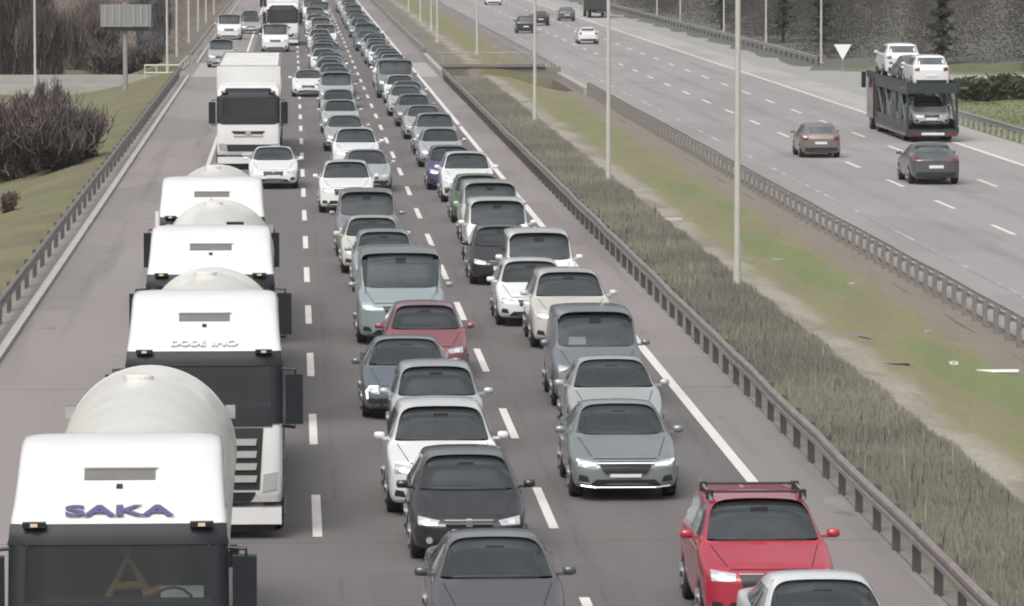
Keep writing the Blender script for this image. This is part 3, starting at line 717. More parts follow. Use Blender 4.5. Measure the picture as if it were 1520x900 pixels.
# ------------------------------------------------------------------ trucks
def cab_profile(h, roof_front):
    return [(.02, .42), (-.02, .70), (0, 1.15), (.02, 1.60), (.08, 1.95), (.17, 2.35), (.26, 2.80), (.30, 2.93), (.42, 3.08)] + roof_front + [(2.25, h - .04), (2.30, h - .25), (2.30, 2.2), (2.30, 1.0), (2.2, .95), (1.9, .95)]
def cab_cage(prof, half, skip=None):
    cols = [(-half, .17), (-half + .03, .06), (-half + .12, .015), (-half * .62, 0), (-half * .3, 0), (0, 0), (half * .3, 0), (half * .62, 0), (half - .12, .015), (half - .03, .06), (half, .17)]
    cy, cz = 1.2, 2.0
    bm = bmesh.new(); g = []
    for x, d in cols:
        row = []
        for (y, z) in prof:
            dy = d if y < .5 else (-d * .3 if y > 2.0 else 0); dz = -d if z > 3.1 else 0
            if y < 2 and z > 3.1: dy = d * .6
            tx = x * (1 - .05 * smooth((z - 2.9) / 1.0))
            row.append(bm.verts.new((tx, y + dy, z + dz)))
        g.append(row)
    n = len(prof)
    for i in range(len(cols) - 1):
        for j in range(n - 1):
            if skip and skip(i, j): continue
            bm.faces.new((g[i][j], g[i + 1][j], g[i + 1][j + 1], g[i][j + 1]))
    for row in (g[0], g[-1]): bm.faces.new(row)
    for i in range(len(cols) - 1): bm.faces.new((g[i][0], g[i][-1], g[i + 1][-1], g[i + 1][0]))
    return bm

def lettering(text, parent, m, size, origin, tilt, name='lettering', width=None):
    cu = bpy.data.curves.new('t', 'FONT'); cu.body = text; cu.size = size; cu.align_x = 'CENTER'; cu.extrude = .002; cu.offset = .008
    o = bpy.data.objects.new('t', cu); COL.objects.link(o)
    dg = bpy.context.evaluated_depsgraph_get(); dg.update()
    me = bpy.data.meshes.new_from_object(o.evaluated_get(dg)); bpy.data.objects.remove(o)
    me.name = name; me.materials.clear(); me.materials.append(m)
    if width:
        xs_ = [v.co.x for v in me.vertices]; k = width / (max(xs_) - min(xs_))
        for v in me.vertices: v.co.x *= k
    ob = link(name, me, parent, origin); ob.rotation_euler = (tilt, 0, 0)
    return ob

def truck_cab(root, h=3.85, slot=True, style='slats', visor=True, text=None, roof=True):
    rf = [(.62, 3.24), (.95, 3.46), (1.30, 3.72), (1.65, h - .06)] if h > 3.6 else [(.55, 3.10), (.8, h - .08), (1.2, h - .02), (1.6, h)]
    prof = cab_profile(h, rf); half = 1.23
    full = subdivided(cab_cage(prof, half), 1); tree = bvh_of(full)
    def skip(i, j): return 2 <= i <= 7 and 4 <= j <= 5
    me = subdivided(cab_cage(prof, half, skip), 1); me.name = 'cab'; me.materials.append(M_WHITE)
    cab = link('cab', me, root)
    def pt(name, side, quad, mt, par=root, **k): return obj(name, patch(tree, side, quad, **k), mt, par, True)
    pt('windscreen', 'front', [(-1.06, 2.06), (1.06, 2.06), (1.04, 2.76), (-1.04, 2.76)], M_TGLASS, n=12, m=6, off=.012, rim=.0)
    for sx in (-1, 1):   # black pillars at either side of the glass
        pt('windscreen_surround', 'front', [(sx * 1.04, 1.80), (sx * 1.205, 1.80), (sx * 1.20, 2.84), (sx * 1.02, 2.84)], M_VISOR, n=3, m=6, off=.022)
    pt('windscreen_surround', 'front', [(-1.06, 1.76), (1.06, 1.76), (1.06, 2.08), (-1.06, 2.08)], M_VISOR, n=10, m=2, off=.02)
    if visor: pt('sun_visor', 'front', [(-1.19, 2.76), (1.19, 2.76), (1.18, 2.99), (-1.18, 2.99)], M_VISOR, n=12, m=3, off=.05, rim=.03)
    else: pt('roof_band', 'front', [(-1.19, 2.76), (1.19, 2.76), (.85, 3.12), (-.85, 3.12)], M_VISOR, n=12, m=3, off=.04, rim=.03)
    # interior seen through the glass
    it = bmesh.new(); box(it, -1.08, 1.08, .55, 1.45, 1.62, 2.05); box(it, -1.12, 1.12, 1.9, 1.95, 1.5, 3.0); box(it, -1.12, -1.10, .4, 1.9, 1.5, 2.9); box(it, 1.10, 1.12, .4, 1.9, 1.5, 2.9); box(it, -1.1, 1.1, .45, 1.9, 2.86, 2.88)
    inn = obj('cab_interior', it, M_INT, root)
    for x in (-.6, .6):
        bm = bmesh.new(); box(bm, x - .26, x + .26, 1.55, 1.75, 1.6, 2.45); box(bm, x - .14, x + .14, 1.56, 1.70, 2.47, 2.68); bevel(bm, .05, 2); obj('seat', bm, M_CHASSIS, inn)
    bm = bmesh.new(); tube(bm, [(.6 + .22 * math.cos(t * .5), .62 - .08 * math.sin(t * .5), 2.0 + .2 * math.sin(t * .5)) for t in range(13)], .018, 6); obj('steering_wheel', bm, M_DARK, inn)
    if style == 'slats':
        pt('grille', 'front', [(-.86, .78), (.86, .78), (.92, 1.74), (-.92, 1.74)], M_DARK, n=10, m=6, off=.014)
        for z in (.90, 1.09, 1.28, 1.47):
            pt('grille_slat', 'front', [(-.80, z), (.80, z), (.82, z + .105), (-.82, z + .105)], M_SLAT, n=8, m=2, off=.05, rim=.0)
        pt('lower_grille', 'front', [(-.70, .50), (.70, .50), (.80, .74), (-.80, .74)], M_DARK, n=8, m=2, off=.016)
        for sx in (-1, 1): pt('headlight', 'front', [(sx * .90, .74), (sx * 1.12, .78), (sx * 1.14, 1.06), (sx * .92, 1.02)], M_LAMP if False else M_SLAT, n=4, m=4, off=.018)
    else:
        pt('grille', 'front', [(-.55, 1.38), (.55, 1.38), (.66, 1.50), (-.66, 1.50)], M_DARK, n=8, m=2, off=.016)
        pt('badge', 'front', [(-.10, 1.36), (.10, 1.36), (.10, 1.52), (-.10, 1.52)], M_CHROME, n=3, m=3, off=.05)
        pt('trim_bar', 'front', [(-.55, 1.27), (.55, 1.27), (.6, 1.33), (-.6, 1.33)], M_CHROME, n=8, m=1, off=.02)
        pt('lower_grille', 'front', [(-.80, .72), (.80, .72), (.85, .98), (-.85, .98)], M_DARK, n=8, m=2, off=.016)
        for sx in (-1, 1): pt('headlight', 'front', [(sx * .82, .76), (sx * 1.13, .78), (sx * 1.14, 1.02), (sx * .84, 1.0)], M_LAMP, n=4, m=4, off=.03)
    bm = bmesh.new(); box(bm, -1.2, 1.2, -.05, .5, .24, .50); bevel(bm, .10, 4); obj('bumper', bm, M_WHITE if style != 'slats' else M_WHITE, root, True)
    bm = bmesh.new(); box(bm, -1.1, 1.1, .1, .5, .12, .27); obj('air_dam', bm, M_DARK, root)
    pt('number_plate', 'front', [(-.26, .52), (.26, .52), (.26, .64), (-.26, .64)], M_PLATE, n=4, m=2, off=.04)
    for sx in (-1, 1):
        bm = bmesh.new(); xa = sx * 1.27; box(bm, min(xa, xa + sx * .27), max(xa, xa + sx * .27), .22, .42, 1.78, 2.62); bevel(bm, .06, 2)
        mo = obj('mirror', bm, M_VISOR, root, True)
        bm = bmesh.new(); tube(bm, [(sx * 1.15, .35, 2.72), (sx * 1.42, .32, 2.70), (sx * 1.42, .32, 2.55)], .025, 6); obj('arm', bm, M_DARK, mo)
        bm = bmesh.new(); tube(bm, [(sx * 1.15, .35, 1.75), (sx * 1.42, .32, 1.72), (sx * 1.42, .32, 1.82)], .025, 6); obj('arm', bm, M_DARK, mo)
        pt('side_window', 'left' if sx < 0 else 'right', [(.38, 1.85), (1.35, 1.85), (1.35, 2.65), (.52, 2.65)], M_GLASS, n=5, m=4)
        bm = bmesh.new(); box(bm, sx * .93 - .13, sx * .93 + .13, .20, .30, 2.985, 3.05); ml = obj('marker_housing', bm, M_VISOR, root)
        bm = bmesh.new(); box(bm, sx * .93 - .04, sx * .93 + .04, .16, .199, 3.0, 3.04); obj('lens', bm, M_AMBER, ml)
    if slot and h > 3.6:
        def on_roof(z):
            for (a, b), (c, d) in zip(prof, prof[1:]):
                if b <= z <= d and b > 2.9: return lerp(a, c, (z - b) / (d - b))
        bm = patch(tree, 'front', [(-.40, 3.47), (.40, 3.47), (.40, 3.58), (-.40, 3.58)], n=8, m=3, off=.01); obj('roof_vent', bm, M_VENT, root)
        bm = patch(tree, 'front', [(-.42, 3.575), (.42, 3.575), (.42, 3.61), (-.42, 3.61)], n=8, m=1, off=.05, rim=0); obj('vent_lip', bm, M_WHITE, root)
        bm = patch(tree, 'front', [(-.035, 3.38), (.035, 3.38), (.035, 3.42), (-.035, 3.42)], n=2, m=2, off=.02); obj('washer_nozzle', bm, M_DARK, root)
    if h > 3.6:                                              # the tanker cabs are a little lower than drawn above
        done = set()
        def low(o):
            if o.type == 'MESH' and o.data.name not in done:
                done.add(o.data.name)
                for v in o.data.vertices:
                    if v.co.z > 1.9: v.co.z = 1.9 + (v.co.z - 1.9) * .915
            for c in o.children: low(c)
        low(root); tree = bvh_of(me)
    return tree

def rear_chassis(root, y0, y1, axles, dual=True):
    bm = bmesh.new()
    for x in (-.45, .45): box(bm, x - .06, x + .06, y0, y1, .78, 1.02)
    for y in (y0 + 1, (y0 + y1) / 2, y1 - .4): box(bm, -.39, .39, y - .05, y + .05, .82, .98)
    obj('chassis', bm, M_CHASSIS, root)
    for y in axles:
        for x in (-.96, .96): add_wheel(root, 'dual', x, y)
    for x in (-1.13, 1.13): add_wheel(root, 'truck', x * .95, 1.45)
    for sx in (-1, 1):
        bm = bmesh.new()
        for y in axles:
            tube(bm, [(sx * 1.0, y + .62 * math.cos(t), .55 + .62 * math.sin(t)) for t in [math.pi * k / 8 for k in range(9)]], .04, 6)
        obj('mudguard', bm, M_DARK, root)
    bm = bmesh.new(); box(bm, -1.2, 1.2, y1 - .12, y1, .45, .62); obj('rear_bumper', bm, M_CHASSIS, root)

def tanker(x, y, length, label, text, tm, tsize, twidth, rz=0.0, tr=1.2, tank0=2.75, ztop=3.42):
    root = link('tanker_truck', None, None, (x, y, 0), rz); tag(root, label, 'truck', 'white tanker trucks in the left lane')
    tree = truck_cab(root, h=4.0)
    zc = ztop - tr
    bm = bmesh.new(); t1 = length
    pr = [(tank0 + .34 * (1 - math.cos(a)), tr * math.sin(a)) for a in [math.pi / 2 * k / 8 for k in range(1, 9)]]
    pr = [(tank0, .02)] + pr + [(tank0 + (t1 - tank0) * k / 5, tr) for k in range(1, 5)] + [(t1 - .34 * (1 - math.cos(a)), tr * math.sin(a)) for a in [math.pi / 2 * k / 8 for k in range(8, 0, -1)]] + [(t1, .02)]
    lathe(bm, pr, 'y', 56, (0, 0, zc)); tk = obj('tank', bm, M_TANK, root, True)
    bm = bmesh.new(); yy = t1 - .36; lathe(bm, [(yy - .03, tr + .001), (yy - .02, tr + .006), (yy + .02, tr + .006), (yy + .03, tr - .004)], 'y', 56, (0, 0, zc)); obj('tank_seam', bm, M_TANK, tk, True)
    bm = bmesh.new(); lathe(bm, [(ztop - .03, .20), (ztop + .05, .20), (ztop + .07, .16)], 'z', 16, (-.1, t1 - 2.4, 0)); obj('filling_hatch', bm, M_TANK, tk)
    for sx in (-1, 1):
        yy = t1 - .35; xx = sx * tr * .93; zz = zc + tr * .42
        bm = bmesh.new(); box(bm, xx - .07, xx + .07, yy - .05, yy + .05, zz - .05, zz + .13); bevel(bm, .02, 1); obj('work_lamp', bm, M_LAMP, tk)
        bm = bmesh.new(); box(bm, sx * 1.05 - .12, sx * 1.05 + .12, 4.4, t1 - 3.6, .55, 1.0); obj('side_guard', bm, M_SLAT, root)
    bm = bmesh.new(); box(bm, -.7, .7, tank0 + .5, tank0 + .9, 1.02, zc - tr * .72); obj('tank_saddle', bm, M_CHASSIS, root)
    bm = bmesh.new(); box(bm, -.7, .7, t1 - 1.0, t1 - .6, 1.02, zc - tr * .72); obj('tank_saddle', bm, M_CHASSIS, root)
    rear_chassis(root, .8, t1 + .1, [t1 - 2.75, t1 - 1.4])
    if text:
        o1 = tree.ray_cast(Vector((0, -3, 3.03)), Vector((0, 1, 0)))[0]; o2 = tree.ray_cast(Vector((0, -3, 3.17)), Vector((0, 1, 0)))[0]
        d = (o2 - o1).normalized(); tilt = math.atan2(d.z, d.y); n = Vector((0, -d.z, d.y)).normalized()
        words = text.split(); x0 = -twidth / 2; tot = sum(len(w_) for w_ in words) + .6 * (len(words) - 1)
        for w_ in words:
            ww_ = twidth * len(w_) / tot
            base = o1 + n * .028 + d * (-.08); base.x = x0 + ww_ / 2; x0 += ww_ + twidth * .6 / tot
            lettering(w_, root, tm, tsize, tuple(base), tilt, width=ww_)
    return root, tree

t1_, tr1 = tanker(-1.96, 53.5, 14.6, 'nearest white tanker truck with dark blue lettering above its windscreen', 'SAKA', M_BLUE, .24, 1.22, R(.2))
t2_, tr2 = tanker(-1.40, 75.3, 12.3, 'second white tanker truck with grey lettering and pale grille slats', 'DODE IHO', M_GREYLET, .18, 1.05, R(.3))
t3_, tr3 = tanker(-1.58, 91.9, 15.4, 'third white tanker truck with a bare roof and an upright exhaust at its left', None, None, 0, 0, R(.2), tr=1.2, tank0=3.4, ztop=3.52)
t4_, tr4 = tanker(-1.86, 110.0, 13.0, 'fourth white tanker truck, rounded top showing behind the third one', None, None, 0, 0, R(.2), tr=1.15, ztop=3.5)
# cab-back frame and vents behind the third cab
bm = bmesh.new(); tube(bm, [(-1.05, 2.5, 1.1), (-1.05, 2.5, 4.0)], .05, 8); obj('exhaust_frame', bm, M_WHITE, t3_)
bm = bmesh.new(); box(bm, .28, .62, 2.9, 3.2, 3.3, 3.75); bevel(bm, .06, 2); obj('air_intake', bm, M_DARK, t3_)
# things behind the windscreen of the nearest truck
def on_truck(root, v): return root.matrix_basis @ Vector(v)
M1 = Matrix.LocRotScale(t1_.location, t1_.rotation_euler, None)
root = link('dashboard_ornament', None, None, M1 @ Vector((.10, .80, 2.03))); tag(root, 'orange and gold cloth ornament standing on the dashboard of the nearest tanker', 'ornament')
bm = bmesh.new(); tube(bm, [(-.24, 0, 0), (-.10, .02, .26), (-.02, .03, .46)], .045, 8, .03); tube(bm, [(.24, 0, 0), (.10, .02, .26), (-.02, .03, .46)], .05, 8, .03); tube(bm, [(-.16, .01, .12), (.18, .01, .14)], .05, 8); tube(bm, [(.16, -.03, .03), (.36, -.03, .10), (.44, -.03, .0)], .05, 8); obj('cloth', bm, M_GOLD, root, True)
bm = bmesh.new(); bmesh.ops.create_uvsphere(bm, u_segments=12, v_segments=8, radius=.085); bmesh.ops.translate(bm, verts=bm.verts, vec=(-.02, .03, .54)); obj('knob', bm, M_VENT, root, True)
bm = bmesh.new(); box(bm, -.24, .24, -.006, .006, 0, .15); bmesh.ops.rotate(bm, verts=bm.verts, cent=(0, 0, 0), matrix=Matrix.Rotation(R(-35), 3, 'X')); o = obj('paper_sheet', bm, M_PAPER); o.location = M1 @ Vector((.70, .66, 2.04)); tag(o, 'white paper lying against the windscreen of the nearest tanker', 'paper')

# box truck further back
def box_truck(x, y, length, label, style='plain', boxm=None, h=3.95, cabh=3.35, w=1.25):
    root = link('box_truck', None, None, (x, y, 0)); tag(root, label, 'truck', 'box trucks in the left lane')
    truck_cab(root, h=cabh, slot=False, style=style, visor=False)
    bm = bmesh.new(); box(bm, -w, w, 2.5, length, 1.15, h); bevel(bm, .05, 2); cg = obj('cargo_box', bm, boxm or M_WHITE, root)
    for k in range(1, int((length - 2.5) / 2.6)):
        bm = bmesh.new(); yy = 2.5 + k * 2.6; box(bm, -w + .1, w - .1, yy - .06, yy + .06, h + .002, h + .04); obj('roof_bow', bm, boxm or M_WHITE, cg)
    rear_chassis(root, .8, length, [length - 2.6, length - 1.25])
    return root
box_truck(-1.74, 189.0, 24.0, 'white truck with big dark windscreen and plain white box body behind a small white car')
box_truck(-.78, 379.0, 11.5, 'far white truck with tall dark windscreen at the top of the left lane', cabh=3.4, h=3.7)
box_truck(-1.5, 452.0, 14.0, 'very distant pale truck at the top edge of the left lane', boxm=P['pale grey'])

# ------------------------------------------------------------------ the car transporter on the far carriageway
CT = link('car_transporter', None, None, (30.72, 232.0, -.95), R(0)); tag(CT, 'two-deck car transporter with maroon and dark frame loaded with cars', 'truck')
M_FR = mat('transporter_frame', (.035, .046, .048), .5, .2, .2, var=.3, scale=2)
M_FRL = mat('transporter_frame_pale', (.16, .175, .18), .5, .3, var=.25, scale=2)
for z, nm, sl_ in ((.52, 'lower_deck', 0), (2.42, 'upper_deck', .04)):
    bm = bmesh.new()
    for x0, x1 in ((-1.2, -.5), (.5, 1.2)): box(bm, x0, x1, 0, 12.6, z, z + .10)
    for k in range(14): box(bm, -.5, .5, .1 + k * .95, .22 + k * .95, z + .01, z + .09)
    for sx in (-1, 1): box(bm, sx * 1.23 - .03, sx * 1.23 + .03, -.1, 12.8, z - .10, z + (.50 if sl_ else .22))
    obj(nm, bm, M_FR, CT)
for sx in (-1, 1):
    for y in (.25, 3.2, 6.2, 9.2, 12.4):
        bm = bmesh.new(); box(bm, sx * 1.19 - .06, sx * 1.19 + .06, y - .08, y + .08, .5, 2.45 if y < 11 else 3.3); obj('upright', bm, M_FRL if y in (3.2, 6.2) else M_FR, CT)
    for y in (.4, 3.4, 6.4, 9.4):
        bm = bmesh.new(); tube(bm, [(sx * 1.2, y, .7), (sx * 1.2, y + 2.6, 2.4)], .05, 8); obj('hydraulic_strut', bm, M_FRL, CT)
    bm = bmesh.new(); box(bm, sx * 1.2 - .04, sx * 1.2 + .04, .4, 12.6, .30, .47); obj('side_skirt', bm, P['maroon'], CT)
    for y in (2.2, 3.4, 4.6): add_wheel(CT, 'truck', sx * 1.02, y, .46).scale = (1, .9, .9)
    add_wheel(CT, 'truck', sx * 1.04, 15.2); add_wheel(CT, 'dual', sx * .9, 12.3)
    bm = bmesh.new(); box(bm, sx * .95 - .14, sx * .95 + .14, -.2, -.12, .34, .50); obj('taillight', bm, M_TAIL, CT)
    bm = bmesh.new(); box(bm, sx * 1.42 - .11, sx * 1.42 + .11, 16.2, 16.4, 2.1, 2.9); bevel(bm, .04, 2); obj('mirror', bm, M_VISOR, CT)
bm = bmesh.new(); box(bm, -1.2, 1.2, -.12, .0, .30, .52); obj('rear_bumper', bm, P['maroon'], CT)
bm = bmesh.new(); box(bm, -.55, .55, -.145, -.122, .36, .47); obj('number_plate', bm, M_PLATE, CT)
bm = bmesh.new(); box(bm, -1.22, 1.22, 14.0, 16.6, .6, 2.62); bevel(bm, .12, 2); cb = obj('cab', bm, P['maroon'], CT)
bm = bmesh.new(); box(bm, -1.26, 1.26, 13.6, 13.8, .6, 2.66); obj('headboard', bm, P['maroon'], CT)
for sx in (-1, 1):
    bm = bmesh.new(); box(bm, sx * 1.2 - .03, sx * 1.2 + .03, .5, 12.3, .52, 1.05); obj('side_panel', bm, M_FR, CT)
    bm = bmesh.new(); box(bm, sx * 1.2 - .05, sx * 1.2 + .05, 4.3, 5.0, 1.06, 2.3); obj('toolbox', bm, M_FR, CT)
bm = bmesh.new()
for sx in (-1, 1):
    box(bm, min(sx * 1.2, sx * .45), max(sx * 1.2, sx * .45), 12.62, 16.3, 2.70, 2.78); box(bm, sx * 1.23 - .03, sx * 1.23 + .03, 12.82, 16.4, 2.66, 3.0)
obj('peak_deck', bm, M_FR, CT)
bm = bmesh.new(); box(bm, -1.15, 1.15, 12.7, 14.0, .6, 1.1); obj('tractor_chassis', bm, M_CHASSIS, CT)
bm = bmesh.new(); box(bm, -1.19, 1.19, -.08, -.02, 2.36, 2.86); obj('tail_board', bm, M_FR, CT)
bm = bmesh.new(); box(bm, -1.6, 1.75, .2, .32, 2.58, 2.64); obj('ramp_bar', bm, M_FRL, CT)
# ------------------------------------------------------------------ the queue: measured vehicles
GM, GR, GL = 'vehicles queueing in the middle lane', 'vehicles queueing in the right-hand lane', 'vehicles in the left lane and on its shoulder'
MID = [('fastback', 2.66, 62.2, 'dark grey', 'dark grey car nearest the camera in the middle queue, cut by the bottom edge'),
 ('hatch', 2.62, 72.2, 'black', 'black hatchback with bright trim bar on its grille, ahead of the white car'),
 ('suv', 2.42, 77.9, 'white', 'white car with white roof and dark windscreen behind the black hatchback'),
 ('city', 2.59, 86.7, 'silver', 'silver grey hatchback directly behind the white car near the tankers'),
 ('fastback', 2.2, 93.2, 'blue', 'blue grey car with one lit daytime lamp, left of the silver hatchback'),
 ('hatch', 2.79, 101.4, 'rose', 'dusty red car peeping out in front of the big pale blue van'),
 ('van', 2.45, 109.8, 'pale blue', 'big pale blue van with a wide flat windscreen behind the dusty red car'),
 ('city', 2.37, 125.4, 'pale blue', 'pale blue rounded car just behind the big pale blue van'),
 ('hatch', 2.17, 132.2, 'cream', 'cream car with white roof edge behind the pale blue rounded car'),
 ('minivan', 2.13, 139.0, 'grey', 'grey minivan with wide dark windscreen behind the cream car'),
 ('suv', 1.76, 160.1, 'white', 'white tall car left in its lane, ahead of a pale grey car'),
 ('fastback', 2.62, 172.5, 'pale grey', 'pale grey saloon behind the white tall car and ahead of the dark-fronted one'),
 ('suv', 2.41, 186.1, 'white', 'white tall car with dark windscreen, second white one of the middle queue'),
 ('saloon', 2.19, 203.5, 'pale green', 'pale greenish saloon behind the second white tall car'),
 ('hatch', 2.15, 220.9, 'pale green', 'pale greenish hatchback behind the pale greenish saloon'),
 ('hatch', 2.2, 235.0, 'pale grey', 'pale grey hatchback just ahead of the pale minivan with a dark grille'),
 ('minivan', 2.25, 251.0, 'pale grey', 'pale grey minivan with a dark grille, far in the middle lane')]
for k, x, y, c, l in MID: put_vehicle(k, x, y, c, l, GM)
RGT_Q = [('fastback', 6.56, 57.8, 'white', 'white roofed car at the bottom edge, ahead of the red car', 0),
 ('suv', 6.43, 64.8, 'red', 'bright red car with black roof bars at the bottom right', 0),
 ('saloon', 5.5, 79.9, 'silver green', 'grey green saloon with broad dark grille leading the right-hand queue behind the gap', 0),
 ('fastback', 5.94, 88.5, 'pale grey', 'pale grey saloon tucked right behind the grey green saloon', 0),
 ('minivan', 6.03, 95.3, 'steel', 'slate grey minivan with white paper behind its windscreen', 0),
 ('suv', 6.27, 108.6, 'cream', 'cream tall car with white bonnet edge behind the slate grey minivan', 0),
 ('hatch', 5.70, 114.8, 'white', 'white hatchback with black lower grille ahead of the white van', 0),
 ('minivan', 6.17, 120.2, 'white', 'white van with grey windscreen standing tall in the right-hand queue', 0),
 ('hatch', 5.55, 128.0, 'black', 'black car with white headlamps half hidden by the white van', 0),
 ('minivan', 5.72, 134.4, 'white', 'white minivan behind the black car with white headlamps', 0),
 ('minivan', 5.89, 143.7, 'pale green', 'pale green white minivan ahead of the green car', 0),
 ('hatch', 5.92, 154.5, 'green', 'dark green car with glowing pale headlamp in the right-hand queue', 0),
 ('suv', 5.99, 166.0, 'white', 'white tall car directly behind the dark green car', 0),
 ('city', 5.65, 173.8, 'navy', 'navy blue car behind the white tall car of the right-hand queue', 0),
 ('hatch', 5.79, 190.0, 'silver', 'silver car with gleaming headlamp behind the navy blue car', 0),
 ('suv', 5.9, 200.5, 'pale grey', 'pale grey tall car behind the silver car with gleaming headlamp', 0),
 ('saloon', 5.80, 214.5, 'silver', 'silver saloon with dark bumper, well apart from the car ahead', 0),
 ('hatch', 5.7, 228.0, 'grey', 'grey hatchback beside the bend of the hedge end, behind the silver saloon', 0),
 ('saloon', 5.60, 240.5, 'pale green', 'pale green saloon far up the right-hand queue before it blurs', 0)]
for k, x, y, c, l, _ in RGT_Q: put_vehicle(k, x, y, c, l, GR)
# black roof bars of the red car, white paper behind the slate minivan's windscreen
red = [o for o in COL.objects if o.get('label', '').startswith('bright red car')][0]
H_ = SPEC['suv']['H']
for y in (2.2, 3.2):
    bm = bmesh.new(); tube(bm, [(-.64, y, H_ + .03), (.64, y, H_ + .03)], .018, 8)
    for sx in (-1, 1): box(bm, sx * .65 - .05, sx * .65 + .05, y - .05, y + .05, H_ - .07, H_ + .055)
    obj('roof_bar', bm, M_DARK, red)
for sx in (-1, 1):
    bm = bmesh.new(); tube(bm, [(sx * .64, 1.95, H_ - .06), (sx * .66, 2.3, H_ + .02), (sx * .66, 3.6, H_ + .02), (sx * .64, 3.9, H_ - .08)], .022, 8); obj('roof_rail', bm, M_CHROME, red)
blk = [o for o in COL.objects if o.get('label', '').startswith('black hatchback with')][0]
bm = bmesh.new(); box(bm, -.36, .36, -.05, .03, .60, .63); bevel(bm, .012, 1); box(bm, -.05, .05, -.065, .02, .57, .66); obj('chrome_bar', bm, M_CHROME, blk)
for sx in (-1, 1):
    bm = bmesh.new(); lathe(bm, [(-.005, .05), (.06, .05)], 'y', 16, (sx * .60, .0, .36)); obj('fog_lamp', bm, M_LAMP, blk)
blu = [o for o in COL.objects if o.get('label', '').startswith('blue grey car')][0]
m_drl, nt_, b_ = new_mat('daytime_lamp_lit'); b_.inputs['Emission Color'].default_value = (1, .93, .8, 1); b_.inputs['Emission Strength'].default_value = 1.3
bm = bmesh.new(); tube(bm, [(-.78, .13, .42), (-.80, .14, .58), (-.74, .08, .66), (-.58, .03, .665)], .022, 8); obj('daytime_lamp', bm, m_drl, blu)
sk = [o for o in COL.objects if o.get('label', '').startswith('grey green saloon')][0]
bm = bmesh.new()
for sx in (-1, 1):
    dl = bmesh.new(); tube(dl, [(sx * .80, .16, .70), (sx * .76, .09, .655), (sx * .62, .035, .635), (sx * .50, .02, .625)], .017, 8); obj('daytime_lamp', dl, m_drl, sk)
obj('wide_grille', patch(TREES['saloon'], 'front', [(-.34, .475), (.34, .475), (.46, .645), (-.46, .645)], n=10, m=4, off=.035), M_DARK, sk, True)
bm = bmesh.new(); tube(bm, [(-.47, -.03, .65), (.47, -.03, .65)], .014, 6); obj('grille_trim', bm, M_CHROME, sk)
bm = bmesh.new(); tube(bm, [(-.74, .05, .27), (-.5, -.015, .245), (.5, -.015, .245), (.74, .05, .27)], .016, 6); obj('bumper_trim', bm, M_CHROME, sk)
van = [o for o in COL.objects if o.get('label', '').startswith('slate grey')][0]
bm = bmesh.new(); box(bm, -.17, .17, -.005, .005, 0, .20); bmesh.ops.rotate(bm, verts=bm.verts, cent=(0, 0, 0), matrix=Matrix.Rotation(R(-40), 3, 'X'))
o = obj('paper_sheet', bm, M_PAPER); o.location = van.location + Vector((-.36, 1.26, 1.16)); tag(o, 'white paper lying behind the windscreen of the slate grey minivan', 'paper')

# left lane, straddlers and the shoulder
for k, x, y, c, l in [('saloon', -.72, 174.8, 'white', 'small white car in front of the white box truck, right half of the left lane'),
  ('saloon', .84, 267.5, 'white', 'white car astride the dashed line between the left and middle queues'),
  ('minivan', -4.75, 322.0, 'pale grey', 'pale grey minivan on the left shoulder beside the white box truck'),
  ('van', -5.2, 398.0, 'white', 'white van parked on the left shoulder, far back by the rail'),
  ('van', -1.30, 360.5, 'white', 'white van in the left lane just ahead of the far tall truck'),
  ('hatch', -3.9, 446.0, 'dark grey', 'dark hatchback far back on the left shoulder behind the white van'),
  ('saloon', -3.6, 420.0, 'pale grey', 'pale saloon on the lane edge right of the parked white shoulder van')]:
    put_vehicle(k, x, y, c, l, GL)

# the long blurred tail of the queue
rq = random.Random(11)
COLS = ['white'] * 6 + ['silver'] * 4 + ['pale grey'] * 3 + ['cream', 'pale green', 'pale blue', 'grey', 'dark grey', 'blue', 'silver green']
KINDS = ['saloon', 'hatch', 'city', 'suv', 'suv', 'fastback', 'minivan', 'saloon', 'hatch', 'van', 'fastback']
seen = set()
def queue(x0, y0, y1, where, group, prev, last):
    lst = []; y = y0
    while y < y1:
        k, c = rq.choice(KINDS), rq.choice(COLS)
        lst.append([k, c, x0 + rq.uniform(-.28, .28), y]); y += SPEC[k]['L'] + rq.uniform(2.6, 5.2)
    name = lambda e: '%s %s' % (e[1], NICE[e[0]])
    def lab(i):
        p = name(lst[i - 1]) if i else prev; n = name(lst[i + 1]) if i + 1 < len(lst) else last
        return '%s in the %s between %s and %s' % (name(lst[i]), where, p, n)
    for _ in range(300):                        # redraw until no two far cars read alike
        ls = [lab(i) for i in range(len(lst))]
        bad = [i for i, l in enumerate(ls) if ls.count(l) > 1 or l in seen]
        if not bad: break
        lst[bad[0]][1] = rq.choice(COLS)
    seen.update(ls)
    for e, l in zip(lst, ls): put_vehicle(e[0], e[2], e[3], e[1], l, group)
queue(2.25, 261.5, 575, 'middle lane', GM, 'pale minivan', 'faint blur')
queue(5.85, 247.5, 575, 'right lane', GR, 'pale green saloon', 'faint blur')
queue(-1.35, 394, 446, 'left lane', GL, 'tall truck', 'distant truck')
queue(-1.35, 469, 575, 'left lane', GL, 'distant truck', 'faint blur')

